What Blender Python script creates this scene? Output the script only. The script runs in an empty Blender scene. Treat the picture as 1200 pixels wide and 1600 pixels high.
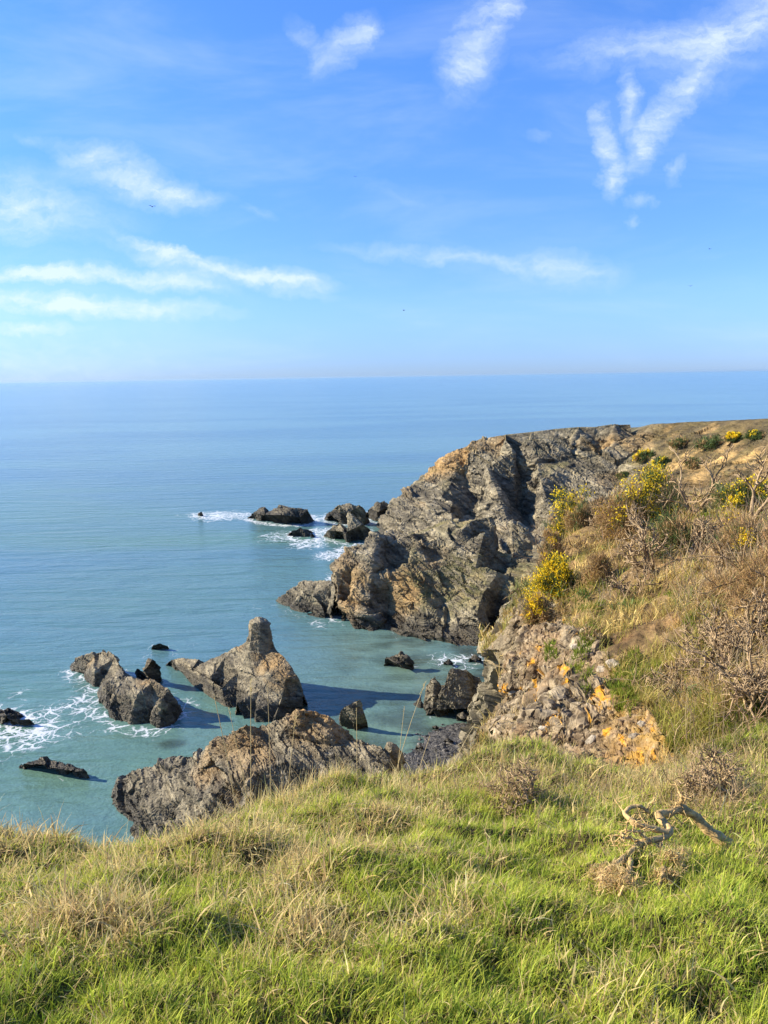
import bpy, math, random
import numpy as np
from mathutils import Matrix, Vector
from mathutils.geometry import delaunay_2d_cdt

# ------------------------------------------------------------------ camera, sky, sun, exposure
SC = bpy.context.scene
COL = SC.collection
H = 35.0                                    # eye height above the sea, metres
PITCH = math.radians(10.02)
ROLL = math.radians(0.95)
FWD = np.array([0, math.cos(PITCH), -math.sin(PITCH)])
UP0 = np.array([0, math.sin(PITCH), math.cos(PITCH)])
RT0 = np.array([1.0, 0, 0])
RT = RT0 * math.cos(ROLL) - UP0 * math.sin(ROLL)
UP = UP0 * math.cos(ROLL) + RT0 * math.sin(ROLL)
EYE = np.array([0, 0, H])

cam = bpy.data.cameras.new("camera")
cam.sensor_fit = 'HORIZONTAL'
cam.sensor_width = 36
cam.lens = 36
cam.clip_start = 0.05
cam.clip_end = 60000
camo = bpy.data.objects.new("camera", cam)
COL.objects.link(camo)
camo.matrix_world = Matrix(((RT[0], UP[0], -FWD[0], 0), (RT[1], UP[1], -FWD[1], 0), (RT[2], UP[2], -FWD[2], H), (0, 0, 0, 1)))
SC.camera = camo

SUN_AZ = math.radians(-83)                  # from +Y (view direction) towards +X; negative = left
SUN_EL = math.radians(26)
sun = bpy.data.lights.new("sun", 'SUN')
sun.energy = 5.0
sun.angle = math.radians(0.5)
sun.color = (1.0, 0.90, 0.74)
suno = bpy.data.objects.new("sun", sun)
COL.objects.link(suno)
SUND = Vector((math.sin(SUN_AZ) * math.cos(SUN_EL), math.cos(SUN_AZ) * math.cos(SUN_EL), math.sin(SUN_EL)))
suno.rotation_euler = SUND.to_track_quat('Z', 'Y').to_euler()
suno.location = (-30, 10, 80)

SC.view_settings.view_transform = 'Standard'
SC.view_settings.look = 'None'
SC.view_settings.gamma = 1
SC.view_settings.exposure = 1.1
SC.render.engine = 'CYCLES'
SC.cycles.use_denoising = True
SC.cycles.max_bounces = 5
SC.cycles.diffuse_bounces = 2
SC.cycles.glossy_bounces = 2
SC.cycles.transmission_bounces = 3
SC.cycles.transparent_max_bounces = 6
SC.cycles.caustics_reflective = False
SC.cycles.caustics_refractive = False


def ray(px, py):
    return FWD + RT * ((px - 600) / 1200) + UP * ((800 - py) / 1200)


def Y(px, py, y):
    """the place seen at photo position px, py that lies y metres ahead"""
    d = ray(px, py)
    return EYE + d * (y / d[1])


def Z(px, py, z=0.0):
    """the place seen at photo position px, py that lies at height z above the sea"""
    d = ray(px, py)
    return EYE + d * ((z - H) / d[2])


def proj(p):
    q = p - EYE
    w = q @ FWD
    w = np.where(np.abs(w) < 1e-6, 1e-6, w)
    return 600 + 1200 * (q @ RT) / w, 800 - 1200 * (q @ UP) / w, w


class NT:
    """small node-tree builder"""
    def __init__(s, tree):
        s.t = tree
        tree.nodes.clear()

    def n(s, typ, ins=None, **kw):
        nd = s.t.nodes.new(typ)
        for k, v in kw.items():
            setattr(nd, k, v)
        for k, v in (ins or {}).items():
            sk = nd.inputs[k]
            if hasattr(v, 'is_linked') or isinstance(v, bpy.types.NodeSocket):
                s.t.links.new(v, sk)
            else:
                sk.default_value = v
        return nd

    def math(s, op, a, b=0.0, c=0.0, clamp=False):
        return s.n('ShaderNodeMath', {0: a, 1: b, 2: c}, operation=op, use_clamp=clamp).outputs[0]

    def ramp(s, f, a, b, lo=0.0, hi=1.0, smooth=True):
        return s.n('ShaderNodeMapRange', {0: f, 1: a, 2: b, 3: lo, 4: hi}, interpolation_type='SMOOTHSTEP' if smooth else 'LINEAR').outputs[0]

    def mix(s, f, a, b, blend='MIX'):
        nd = s.t.nodes.new('ShaderNodeMix')
        nd.data_type = 'RGBA'
        nd.blend_type = blend
        for k, v in ((0, f), (6, a), (7, b)):
            if isinstance(v, bpy.types.NodeSocket):
                s.t.links.new(v, nd.inputs[k])
            else:
                nd.inputs[k].default_value = v if k == 0 else (*v, 1)[:4]
        return nd.outputs[2]

    def noise(s, vec, scale, detail=4, rough=0.55, dist=0.0):
        return s.n('ShaderNodeTexNoise', {'Vector': vec, 'Scale': scale, 'Detail': detail, 'Roughness': rough, 'Distortion': dist}).outputs[0]


def build_world():
    w = bpy.data.worlds.new("World")
    SC.world = w
    w.use_nodes = True
    g = NT(w.node_tree)
    sky = g.n('ShaderNodeTexSky', sky_type='NISHITA', sun_disc=False, sun_elevation=SUN_EL, sun_rotation=SUN_AZ,
              altitude=35, air_density=1.0, dust_density=0.15, ozone_density=3.0)
    base = g.n('ShaderNodeHueSaturation', {'Hue': 0.5, 'Saturation': SKY_SAT, 'Value': 1.0, 'Color': sky.outputs[0]}).outputs[0]
    d = g.n('ShaderNodeTexCoord').outputs['Generated']
    sep = g.n('ShaderNodeSeparateXYZ', {0: d})
    tint = g.mix(g.ramp(sep.outputs[2], -0.02, 0.42), SKY_LOW, SKY_TINT)
    tint = g.mix(g.ramp(sep.outputs[2], 0.0, 0.10), SKY_HOR, tint)
    base = g.mix(1.0, base, tint, 'MULTIPLY')
    # wind-drawn wisps: laid out by compass direction (x over y, height over y) on the sky ahead
    yy = g.math('MAXIMUM', sep.outputs[1], 0.05)
    uv = g.n('ShaderNodeCombineXYZ', {0: g.math('DIVIDE', sep.outputs[0], yy), 1: g.math('DIVIDE', sep.outputs[2], yy), 2: 0.0}).outputs[0]
    nz = g.n('ShaderNodeTexNoise', {'Vector': uv, 'Scale': 11.0, 'Detail': 6.0, 'Roughness': 0.65}).outputs[1]
    off = g.n('ShaderNodeVectorMath', {0: nz, 1: (-0.5, -0.5, -0.5)}, operation='ADD').outputs[0]
    warp = g.n('ShaderNodeVectorMath', {0: off, 1: (0.085, 0.055, 0.0), 2: uv}, operation='MULTIPLY_ADD').outputs[0]
    acc = 0.0
    for (px, py, a, b, ang, st) in CLOUDS:
        r = ray(px, py)
        c = (r[0] / r[1], r[2] / r[1])
        mp = g.n('ShaderNodeMapping', {'Vector': warp, 'Location': (c[0], c[1], 0), 'Rotation': (0, 0, math.radians(ang)), 'Scale': (a / 1200, b / 1200, 1)}, vector_type='TEXTURE')
        gr = g.n('ShaderNodeTexGradient', {0: mp.outputs[0]}, gradient_type='SPHERICAL').outputs['Fac']
        acc = g.math('MULTIPLY_ADD', gr, st, acc)
    mp = g.n('ShaderNodeMapping', {'Vector': warp, 'Rotation': (0, 0, math.radians(8)), 'Scale': (9, 26, 1)}, vector_type='POINT').outputs[0]
    tex = g.noise(mp, 2.2, 8, 0.62)
    mp2 = g.n('ShaderNodeMapping', {'Vector': warp, 'Rotation': (0, 0, math.radians(-35)), 'Scale': (16, 34, 1)}, vector_type='POINT').outputs[0]
    tex2 = g.noise(mp2, 2.0, 7, 0.65)
    t = g.math('ADD', g.ramp(tex, 0.15, 0.85), g.math('MULTIPLY', g.ramp(tex2, 0.2, 0.8), 0.6))
    m = g.math('MULTIPLY', acc, t)
    m = g.ramp(m, 0.0, 1.45, smooth=False)
    m = g.math('MULTIPLY', m, 0.74, clamp=True)
    # thin high veil, everywhere
    veil = g.noise(g.n('ShaderNodeMapping', {'Vector': uv, 'Rotation': (0, 0, math.radians(14)), 'Scale': (1.2, 5, 1)}, vector_type='POINT').outputs[0], 2.0, 6, 0.6, 0.4)
    veil = g.math('MULTIPLY', g.ramp(veil, 0.42, 0.8), 0.22)
    m = g.math('MAXIMUM', m, veil)
    colr = g.mix(m, base, CLOUD_COL)
    bg = g.n('ShaderNodeBackground', {'Color': colr, 'Strength': SKY_STR})
    o = g.n('ShaderNodeOutputWorld', {'Surface': bg.outputs[0]})


SKY_STR = 0.058
SKY_SAT = 1.15
SKY_TINT = (1.30, 1.60, 2.3)
SKY_LOW = (0.85, 1.08, 1.75)
SKY_HOR = (0.58, 0.90, 2.05)
CLOUD_COL = (7.6, 8.6, 9.0)
# px, py, half length, half width (photo pixels), angle, strength
CLOUDS = [
    (150, 238, 75, 26, -8, 1.0), (215, 285, 130, 34, -14, 1.35), (300, 305, 70, 16, -6, 0.6), (60, 212, 40, 14, -5, 0.4),
    (20, 310, 140, 65, 0, 0.95), (100, 340, 160, 40, 0, 0.45),
    (350, 425, 200, 20, -15, 1.5), (460, 440, 90, 18, -8, 1.1), (250, 387, 100, 12, -18, 1.1),
    (250, 437, 140, 20, -10, 1.5), (60, 427, 140, 16, -3, 1.9), (120, 475, 280, 20, -4, 1.7), (40, 512, 120, 11, 0, 1.1),
    (60, 565, 520, 60, 0, 0.30), (-60, 500, 420, 200, 0, 0.35),  # broad pale patches painting the glow low in the left sky
    (535, 75, 70, 36, 30, 1.1), (470, 60, 50, 18, -50, 0.5), (575, 55, 40, 22, 45, 0.6),
    (745, 60, 120, 62, 62, 0.95), (720, 110, 50, 34, 40, 0.6), (790, 10, 60, 34, 55, 0.7),
    (1010, 70, 200, 38, 5, 0.9), (1140, 60, 160, 80, 30, 0.75), (1090, 120, 60, 28, 50, 0.7), (1180, 20, 120, 50, 35, 0.6),
    (1040, 185, 75, 30, 62, 1.25), (1000, 235, 60, 26, 70, 1.0), (985, 165, 55, 24, 90, 1.2), (948, 230, 68, 26, -70, 1.5), (958, 290, 36, 26, 90, 1.1),
    (932, 168, 24, 15, 40, 0.7), (1050, 260, 36, 14, 60, 0.6), (1000, 320, 22, 13, 0, 0.8), (992, 350, 14, 14, 90, 0.6),
    (885, 425, 120, 38, -8, 0.85), (700, 400, 220, 18, -5, 0.8), (640, 310, 140, 20, -14, 0.25), (835, 210, 20, 14, 0, 0.4),
    (400, 330, 40, 9, -10, 0.4),
]
build_world()

# ------------------------------------------------------------------ tagging


def tag(o, label=None, cat=None, group=None, kind=None):
    for k, v in (('label', label), ('category', cat), ('group', group), ('kind', kind)):
        if v:
            o[k] = v
    return o


def thing(name, label, cat, loc=(0, 0, 0), group=None):
    o = bpy.data.objects.new(name, None)
    o.empty_display_size = 0.1
    COL.objects.link(o)
    o.location = [float(c) for c in loc]
    return tag(o, label, cat, group)


def mesh_obj(name, V, F, mat, parent=None, smooth=False, cols=None, attrs=None, per_face=None):
    """V (n,3) in world space; F a list of (m,k) index arrays; cols (n,3) -> attribute Col"""
    V = np.asarray(V, dtype=np.float32)
    if not isinstance(F, list):
        F = [F]
    F = [np.asarray(f, dtype=np.int32) for f in F if len(f)]
    me = bpy.data.meshes.new(name)
    me.vertices.add(len(V))
    off = np.array(parent.location, dtype=np.float32) if parent is not None else np.zeros(3, np.float32)
    if parent is not None and parent.parent is not None:
        off = off + np.array(parent.parent.location, dtype=np.float32)
    me.vertices.foreach_set('co', (V - off).ravel())
    nl = sum(f.size for f in F)
    npoly = sum(len(f) for f in F)
    me.loops.add(nl)
    me.polygons.add(npoly)
    me.loops.foreach_set('vertex_index', np.concatenate([f.ravel() for f in F]))
    tot = np.concatenate([np.full(len(f), f.shape[1], np.int32) for f in F])
    st = np.concatenate([[0], np.cumsum(tot)[:-1]]).astype(np.int32)
    me.polygons.foreach_set('loop_start', st)
    me.polygons.foreach_set('use_smooth', np.full(npoly, bool(smooth)))
    me.update(calc_edges=True)
    if cols is not None:
        a = me.attributes.new('Col', 'FLOAT_COLOR', 'POINT')
        c4 = np.ones((len(V), 4), np.float32)
        c4[:, :3] = cols
        a.data.foreach_set('color', c4.ravel())
    for k, v in (attrs or {}).items():
        a = me.attributes.new(k, 'FLOAT', 'POINT')
        a.data.foreach_set('value', np.asarray(v, np.float32))
    me.materials.append(mat)
    o = bpy.data.objects.new(name, me)
    COL.objects.link(o)
    if parent is not None:
        o.parent = parent
    return o


# ------------------------------------------------------------------ noise
def _h(ix, iy, iz, seed):
    h = (ix.astype(np.uint32) * np.uint32(374761393) + iy.astype(np.uint32) * np.uint32(668265263)
         + iz.astype(np.uint32) * np.uint32(2246822519) + np.uint32((seed * 3266489917) & 0xffffffff))
    h ^= h >> np.uint32(15)
    h *= np.uint32(2246822519)
    h ^= h >> np.uint32(13)
    h *= np.uint32(3266489917)
    h ^= h >> np.uint32(16)
    return h


def pn(p, seed=0):
    """gradient noise, about -1..1"""
    p = np.asarray(p, dtype=np.float64)
    i = np.floor(p).astype(np.int64)
    f = p - i
    u = f * f * f * (f * (f * 6 - 15) + 10)
    i = i.astype(np.int32)
    out = np.zeros(len(p))
    for dx in (0, 1):
        wx = u[:, 0] if dx else 1 - u[:, 0]
        for dy in (0, 1):
            wy = u[:, 1] if dy else 1 - u[:, 1]
            for dz in (0, 1):
                wz = u[:, 2] if dz else 1 - u[:, 2]
                h = _h(i[:, 0] + dx, i[:, 1] + dy, i[:, 2] + dz, seed)
                gx = (h & np.uint32(1023)).astype(np.float64) / 511.5 - 1
                gy = ((h >> np.uint32(10)) & np.uint32(1023)).astype(np.float64) / 511.5 - 1
                gz = ((h >> np.uint32(20)) & np.uint32(1023)).astype(np.float64) / 511.5 - 1
                out += wx * wy * wz * (gx * (f[:, 0] - dx) + gy * (f[:, 1] - dy) + gz * (f[:, 2] - dz))
    return out * 1.3


def fbm(p, octv=4, seed=0, gain=0.5, lac=2.03):
    a, s, o = 1.0, 0.0, 0.0
    p = np.array(p, dtype=np.float64)
    for k in range(octv):
        o = o + a * pn(p, seed + k * 17)
        s += a
        a *= gain
        p = p * lac + 3.7
    return o / s * 1.4


def ridged(p, octv=4, seed=0, gain=0.55):
    a, s, o = 1.0, 0.0, 0.0
    p = np.array(p, dtype=np.float64)
    for k in range(octv):
        o = o + a * (1 - 2.2 * np.abs(pn(p, seed + k * 31)))
        s += a
        a *= gain
        p = p * 2.05 + 1.9
    return o / s


def worley(p, seed=0):
    """F1, F2, random value of the nearest cell, offset vector to its centre"""
    p = np.asarray(p, dtype=np.float64)
    i = np.floor(p).astype(np.int32)
    f1 = np.full(len(p), 9.0)
    f2 = np.full(len(p), 9.0)
    idv = np.zeros(len(p))
    ctr = np.zeros_like(p)
    for dx in (-1, 0, 1):
        for dy in (-1, 0, 1):
            for dz in (-1, 0, 1):
                c = i + np.array([dx, dy, dz], dtype=np.int32)
                h = _h(c[:, 0], c[:, 1], c[:, 2], seed)
                q = c + np.stack([(h & np.uint32(1023)), (h >> np.uint32(10)) & np.uint32(1023), (h >> np.uint32(20)) & np.uint32(1023)], 1) / 1023.0
                d = np.linalg.norm(q - p, axis=1)
                near = d < f1
                f2 = np.where(near, f1, np.minimum(f2, d))
                f1 = np.where(near, d, f1)
                idv = np.where(near, ((h >> np.uint32(7)) & np.uint32(4095)) / 4095.0, idv)
                ctr = np.where(near[:, None], q, ctr)
    return f1, f2, idv, ctr - p


def sstep(a, b, x):
    t = np.clip((x - a) / (b - a), 0, 1)
    return t * t * (3 - 2 * t)


def lerp(a, b, t):
    t = np.asarray(t)[:, None]
    return np.asarray(a) * (1 - t) + np.asarray(b) * t


# ------------------------------------------------------------------ terrain meshing
def tin(pts):
    P = np.array(pts, dtype=np.float64)
    res = delaunay_2d_cdt([Vector((p[0], p[1])) for p in P], [], [], 0, 1e-5)
    vo, orig = res[0], res[3]
    V = np.array([P[o[0]] for o in orig])
    F = np.array([f for f in res[2]], dtype=np.int64)
    a, b, c = V[F[:, 0]], V[F[:, 1]], V[F[:, 2]]
    fl = np.cross(b - a, c - a)[:, 2] < 0
    F[fl] = F[fl][:, ::-1]
    return V, F


def refine(V, F, k, lmin=0.01, rounds=12, off_mul=5.0, maxv=900000):
    """split every edge longer than k * distance from the viewpoint (coarser outside the view)"""
    for r in range(rounds):
        E = np.concatenate([F[:, [0, 1]], F[:, [1, 2]], F[:, [2, 0]]])
        E.sort(axis=1)
        key = E[:, 0] * (len(V) + 1) + E[:, 1]
        uk, inv = np.unique(key, return_inverse=True)
        ue = np.stack([uk // (len(V) + 1), uk % (len(V) + 1)], 1)
        A, B = V[ue[:, 0]], V[ue[:, 1]]
        M = (A + B) / 2
        L = np.linalg.norm(A - B, axis=1)
        px, py, w = proj(M)
        lim = np.maximum(lmin, k * np.linalg.norm(M - EYE, axis=1))
        half = 1200 * L / np.maximum(np.abs(w), 0.3) * 0.6 + 60
        out = (w < 0.2) | (px < -half) | (px > 1200 + half) | (py < -half) | (py > 1600 + half)
        lim = np.where(out, lim * off_mul, lim)
        sp = L > lim
        if not sp.any() or len(V) + sp.sum() > maxv:
            break
        nid = np.full(len(uk), -1, dtype=np.int64)
        nid[sp] = len(V) + np.arange(sp.sum())
        V = np.concatenate([V, M[sp]])
        n = len(F)
        m0, m1, m2 = nid[inv[:n]], nid[inv[n:2 * n]], nid[inv[2 * n:]]
        code = (m0 >= 0) * 1 + (m1 >= 0) * 2 + (m2 >= 0) * 4
        a, b, c = F[:, 0], F[:, 1], F[:, 2]
        out_f = [F[code == 0]]

        def add(mask, *tris):
            for t in tris:
                out_f.append(np.stack([x[mask] for x in t], 1))
        add(code == 1, (a, m0, c), (m0, b, c))
        add(code == 2, (a, b, m1), (a, m1, c))
        add(code == 4, (a, b, m2), (m2, b, c))
        add(code == 3, (m0, b, m1), (a, m0, m1), (a, m1, c))
        add(code == 6, (m1, c, m2), (a, b, m1), (a, m1, m2))
        add(code == 5, (a, m0, m2), (m0, b, m2), (m2, b, c))
        add(code == 7, (a, m0, m2), (m0, b, m1), (m2, m1, c), (m0, m1, m2))
        F = np.concatenate(out_f)
    return V, F


def vnormals(V, F):
    n = np.cross(V[F[:, 1]] - V[F[:, 0]], V[F[:, 2]] - V[F[:, 0]])
    N = np.zeros_like(V)
    for k in range(3):
        for j in range(3):
            N[:, j] += np.bincount(F[:, k], weights=n[:, j], minlength=len(V))
    return N / np.maximum(np.linalg.norm(N, axis=1, keepdims=True), 1e-9)


def above_sea(V, F, z=-0.5):
    F = F[V[F][:, :, 2].max(1) > z]
    u, inv = np.unique(F, return_inverse=True)
    return V[u], inv.reshape(-1, 3)


def relax(V, F, it=3, f=0.6):
    E = np.concatenate([F[:, [0, 1]], F[:, [1, 2]], F[:, [2, 0]]])
    E = np.concatenate([E, E[:, ::-1]])
    cnt = np.maximum(np.bincount(E[:, 0], minlength=len(V)), 1)
    for _ in range(it):
        S = np.stack([np.bincount(E[:, 0], weights=V[E[:, 1], j], minlength=len(V)) for j in range(3)], 1) / cnt[:, None]
        V = V + (S - V) * f
    return V


def in_poly(px, py, poly):
    c = np.zeros(len(px), bool)
    n = len(poly)
    for i in range(n):
        x0, y0 = poly[i]
        x1, y1 = poly[(i + 1) % n]
        cond = ((y0 > py) != (y1 > py)) & (px < (x1 - x0) * (py - y0) / (y1 - y0 + 1e-12) + x0)
        c ^= cond
    return c


STR_N = np.array([0.62, 0.30, 0.72])
STR_N = STR_N / np.linalg.norm(STR_N)          # beds dip steeply towards the land


def facets(q, seed, tilt=1.1):
    """broken, planar blocks: every cell its own offset and slant"""
    f1, f2, idv, cv = worley(q, seed)
    a = idv * 97.0
    sl = cv[:, 0] * np.cos(a) + cv[:, 1] * np.sin(a) + cv[:, 2] * np.cos(a * 1.7 + 1)
    return (idv - 0.5) * 1.0 + tilt * sl, idv


def rock_disp(V, F, s, amp, seed=0, big_k=0.6):
    """craggy, bedded relief; s = size of the main blocks in metres"""
    N = vnormals(V, F)
    Ns = N.copy()
    t1 = np.cross(STR_N, [0, 0, 1.0]); t1 /= np.linalg.norm(t1)
    t2 = np.cross(STR_N, t1)
    wv = np.stack([fbm(V / (s * 1.3), 4, seed + 5), fbm(V / (s * 1.3) + 9, 4, seed + 6), fbm(V / (s * 1.3) + 21, 4, seed + 7)], 1)
    wp = V + wv * s * 0.20
    q = np.stack([wp @ STR_N, wp @ t1 * 0.30, wp @ t2 * 0.30], 1)
    big, idv = facets(q / s, seed)
    mid, idb = facets(q / (s * 0.40), seed + 3)
    sm, idc = facets(q / (s * 0.16), seed + 4)
    tiny, idd = facets(q / (s * 0.07), seed + 8)
    rd = ridged(wp / (s * 1.7), 5, seed + 11, 0.5)
    qb = np.stack([q[:, 0] / (s * 0.16), q[:, 1] / (s * 1.3), q[:, 2] / (s * 1.3)], 1)
    beds = ridged(qb, 4, seed + 13)
    d = amp * (big_k * big + 0.26 * mid + 0.13 * sm + 0.075 * tiny + 0.15 * rd + 0.30 * beds)
    V2 = V + Ns * d[:, None]
    return V2, dict(big=idv, mid=idb, sm=idc, tiny=idd, rd=rd, beds=beds - 0.3, d=d)


def rock_colour(V, F, info, seed=0, ochre=None, green=None, wet=1.3, pale=0.0):
    N = vnormals(V, F)
    n = len(V)
    a = 0.42 + 0.22 * info['tiny'] + 0.22 * info['beds'] + 0.5 * (info['mid'] - 0.5) + 0.3 * (info['sm'] - 0.5) + 0.25 * fbm(V / 5.0, 4, seed + 40) + pale
    c = lerp([0.048, 0.043, 0.036], [0.31, 0.262, 0.165], np.clip(a, 0, 1))
    # beds of different tone running through the mass
    wq = V + 1.2 * np.stack([fbm(V / 6.0, 3, 30), fbm(V / 6.0, 3, 31), fbm(V / 6.0, 3, 32)], 1)
    tt = np.cross(STR_N, [0, 0, 1.0])
    bq = np.stack([wq @ STR_N / 1.1, wq @ tt / 9.0, wq @ np.cross(STR_N, tt) / 9.0], 1)
    bd = fbm(bq, 3, seed + 33)
    c = c * np.clip(1 + 0.55 * bd, 0.45, 1.6)[:, None]
    # weathered, iron-stained faces
    oc = fbm(V / 7.0, 4, seed + 50) * 0.6 + (info['big'] - 0.5) * 0.5 - 0.24
    if ochre is not None:
        oc = oc + ochre
    c = lerp(c, lerp([0.41, 0.26, 0.10], [0.34, 0.195, 0.065], np.clip(info['mid'], 0, 1)), np.clip(oc, 0, 0.8))
    # pale lichen crust
    li = fbm(V / 1.7, 3, seed + 60)
    c = lerp(c, np.tile([0.36, 0.33, 0.25], (n, 1)), np.clip((li - 0.42) * 1.8, 0, 0.5) * sstep(2.5, 5, V[:, 2]))
    if green is not None:
        gm = np.clip(green, 0, 1.4) * sstep(0.15, 0.6, N[:, 2]) * sstep(-0.45, 0.25, fbm(V / 3.0, 4, seed + 70) + 0.25 * (green - 0.5))
        gc = lerp([0.12, 0.115, 0.04], [0.24, 0.19, 0.085], sstep(-0.4, 0.5, fbm(V / 2.0, 4, seed + 80)))
        c = lerp(c, gc, np.clip(gm, 0, 0.92))
    # tide line: dark, weed-covered rock
    w = 1 - sstep(wet * 1.0, wet * 1.45, V[:, 2] + 0.5 * wet * fbm(V / 2.5, 3, seed + 90))
    c = c * (1 - 0.66 * w[:, None])
    return np.clip(c, 0.01, 0.9), w


def blobs(V, lst):
    o = np.zeros(len(V))
    for p, r, a in lst:
        d = np.linalg.norm(V - np.asarray(p), axis=1) / r
        o = np.maximum(o, a * np.clip(1.3 - d, 0, 1)) if a > 0 else o + a * np.clip(1.3 - d, 0, 1)
    return o


# ------------------------------------------------------------------ materials
def new_mat(name):
    m = bpy.data.materials.new(name)
    m.use_nodes = True
    return m, NT(m.node_tree)


def rock_material(name, sc=1.0, bump=0.35):
    m, g = new_mat(name)
    pos = g.n('ShaderNodeNewGeometry').outputs['Position']
    col = g.n('ShaderNodeAttribute', attribute_name='Col').outputs[0]
    wet = g.n('ShaderNodeAttribute', attribute_name='wet').outputs[2]
    mp = g.n('ShaderNodeMapping', {'Vector': pos, 'Rotation': (0.5, 0.75, 0.3), 'Scale': (0.5, 0.5, 2.2)}, vector_type='POINT').outputs[0]
    n1 = g.noise(mp, 1.1 * sc, 8, 0.68)
    n2 = g.noise(pos, 5.0 * sc, 6, 0.7)
    vo = g.n('ShaderNodeTexVoronoi', {'Vector': mp, 'Scale': 1.6 * sc}, feature='DISTANCE_TO_EDGE').outputs[0]
    v = g.math('ADD', g.ramp(n1, 0.25, 0.75, 0.5, 1.45), g.ramp(n2, 0.25, 0.75, -0.3, 0.3))
    cc = g.n('ShaderNodeVectorMath', {0: col, 3: v}, operation='SCALE').outputs[0]
    hgt = g.math('ADD', g.math('MULTIPLY', n1, 1.0), g.math('ADD', g.math('MULTIPLY', n2, 0.35), g.math('MULTIPLY', g.ramp(vo, 0, 0.12), 0.25)))
    bp = g.n('ShaderNodeBump', {'Strength': bump, 'Distance': 0.9 / sc, 'Height': hgt})
    rough = g.ramp(wet, 0, 1, 0.95, 0.55)
    p = g.n('ShaderNodeBsdfPrincipled', {'Base Color': cc, 'Roughness': rough, 'Normal': bp.outputs[0], 'Specular IOR Level': 0.25})
    g.n('ShaderNodeOutputMaterial', {'Surface': p.outputs[0]})
    return m


def plant_material(name, trans=0.35, rough=0.6, spec=0.2):
    m, g = new_mat(name)
    col = g.n('ShaderNodeAttribute', attribute_name='Col').outputs[0]
    p = g.n('ShaderNodeBsdfPrincipled', {'Base Color': col, 'Roughness': rough, 'Specular IOR Level': spec})
    t = g.n('ShaderNodeBsdfTranslucent', {'Color': col})
    mx = g.n('ShaderNodeMixShader', {0: trans, 1: p.outputs[0], 2: t.outputs[0]})
    g.n('ShaderNodeOutputMaterial', {'Surface': mx.outputs[0]})
    return m


M_ROCK = rock_material('cliff rock', 0.6, 0.5)
M_ROCK_NEAR = rock_material('sea rock', 1.3, 0.6)
M_PLANT = plant_material('blades', 0.42)
M_LEAF = plant_material('leaves', 0.2)
M_PETAL = plant_material('petals', 0.3)
M_WOOD = rock_material('dead wood', 14.0, 0.25)

# ------------------------------------------------------------------ headland (far side of the cove)
W_EDGES = []     # waterline polygons for the foam: (polygon xy, weight)


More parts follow.
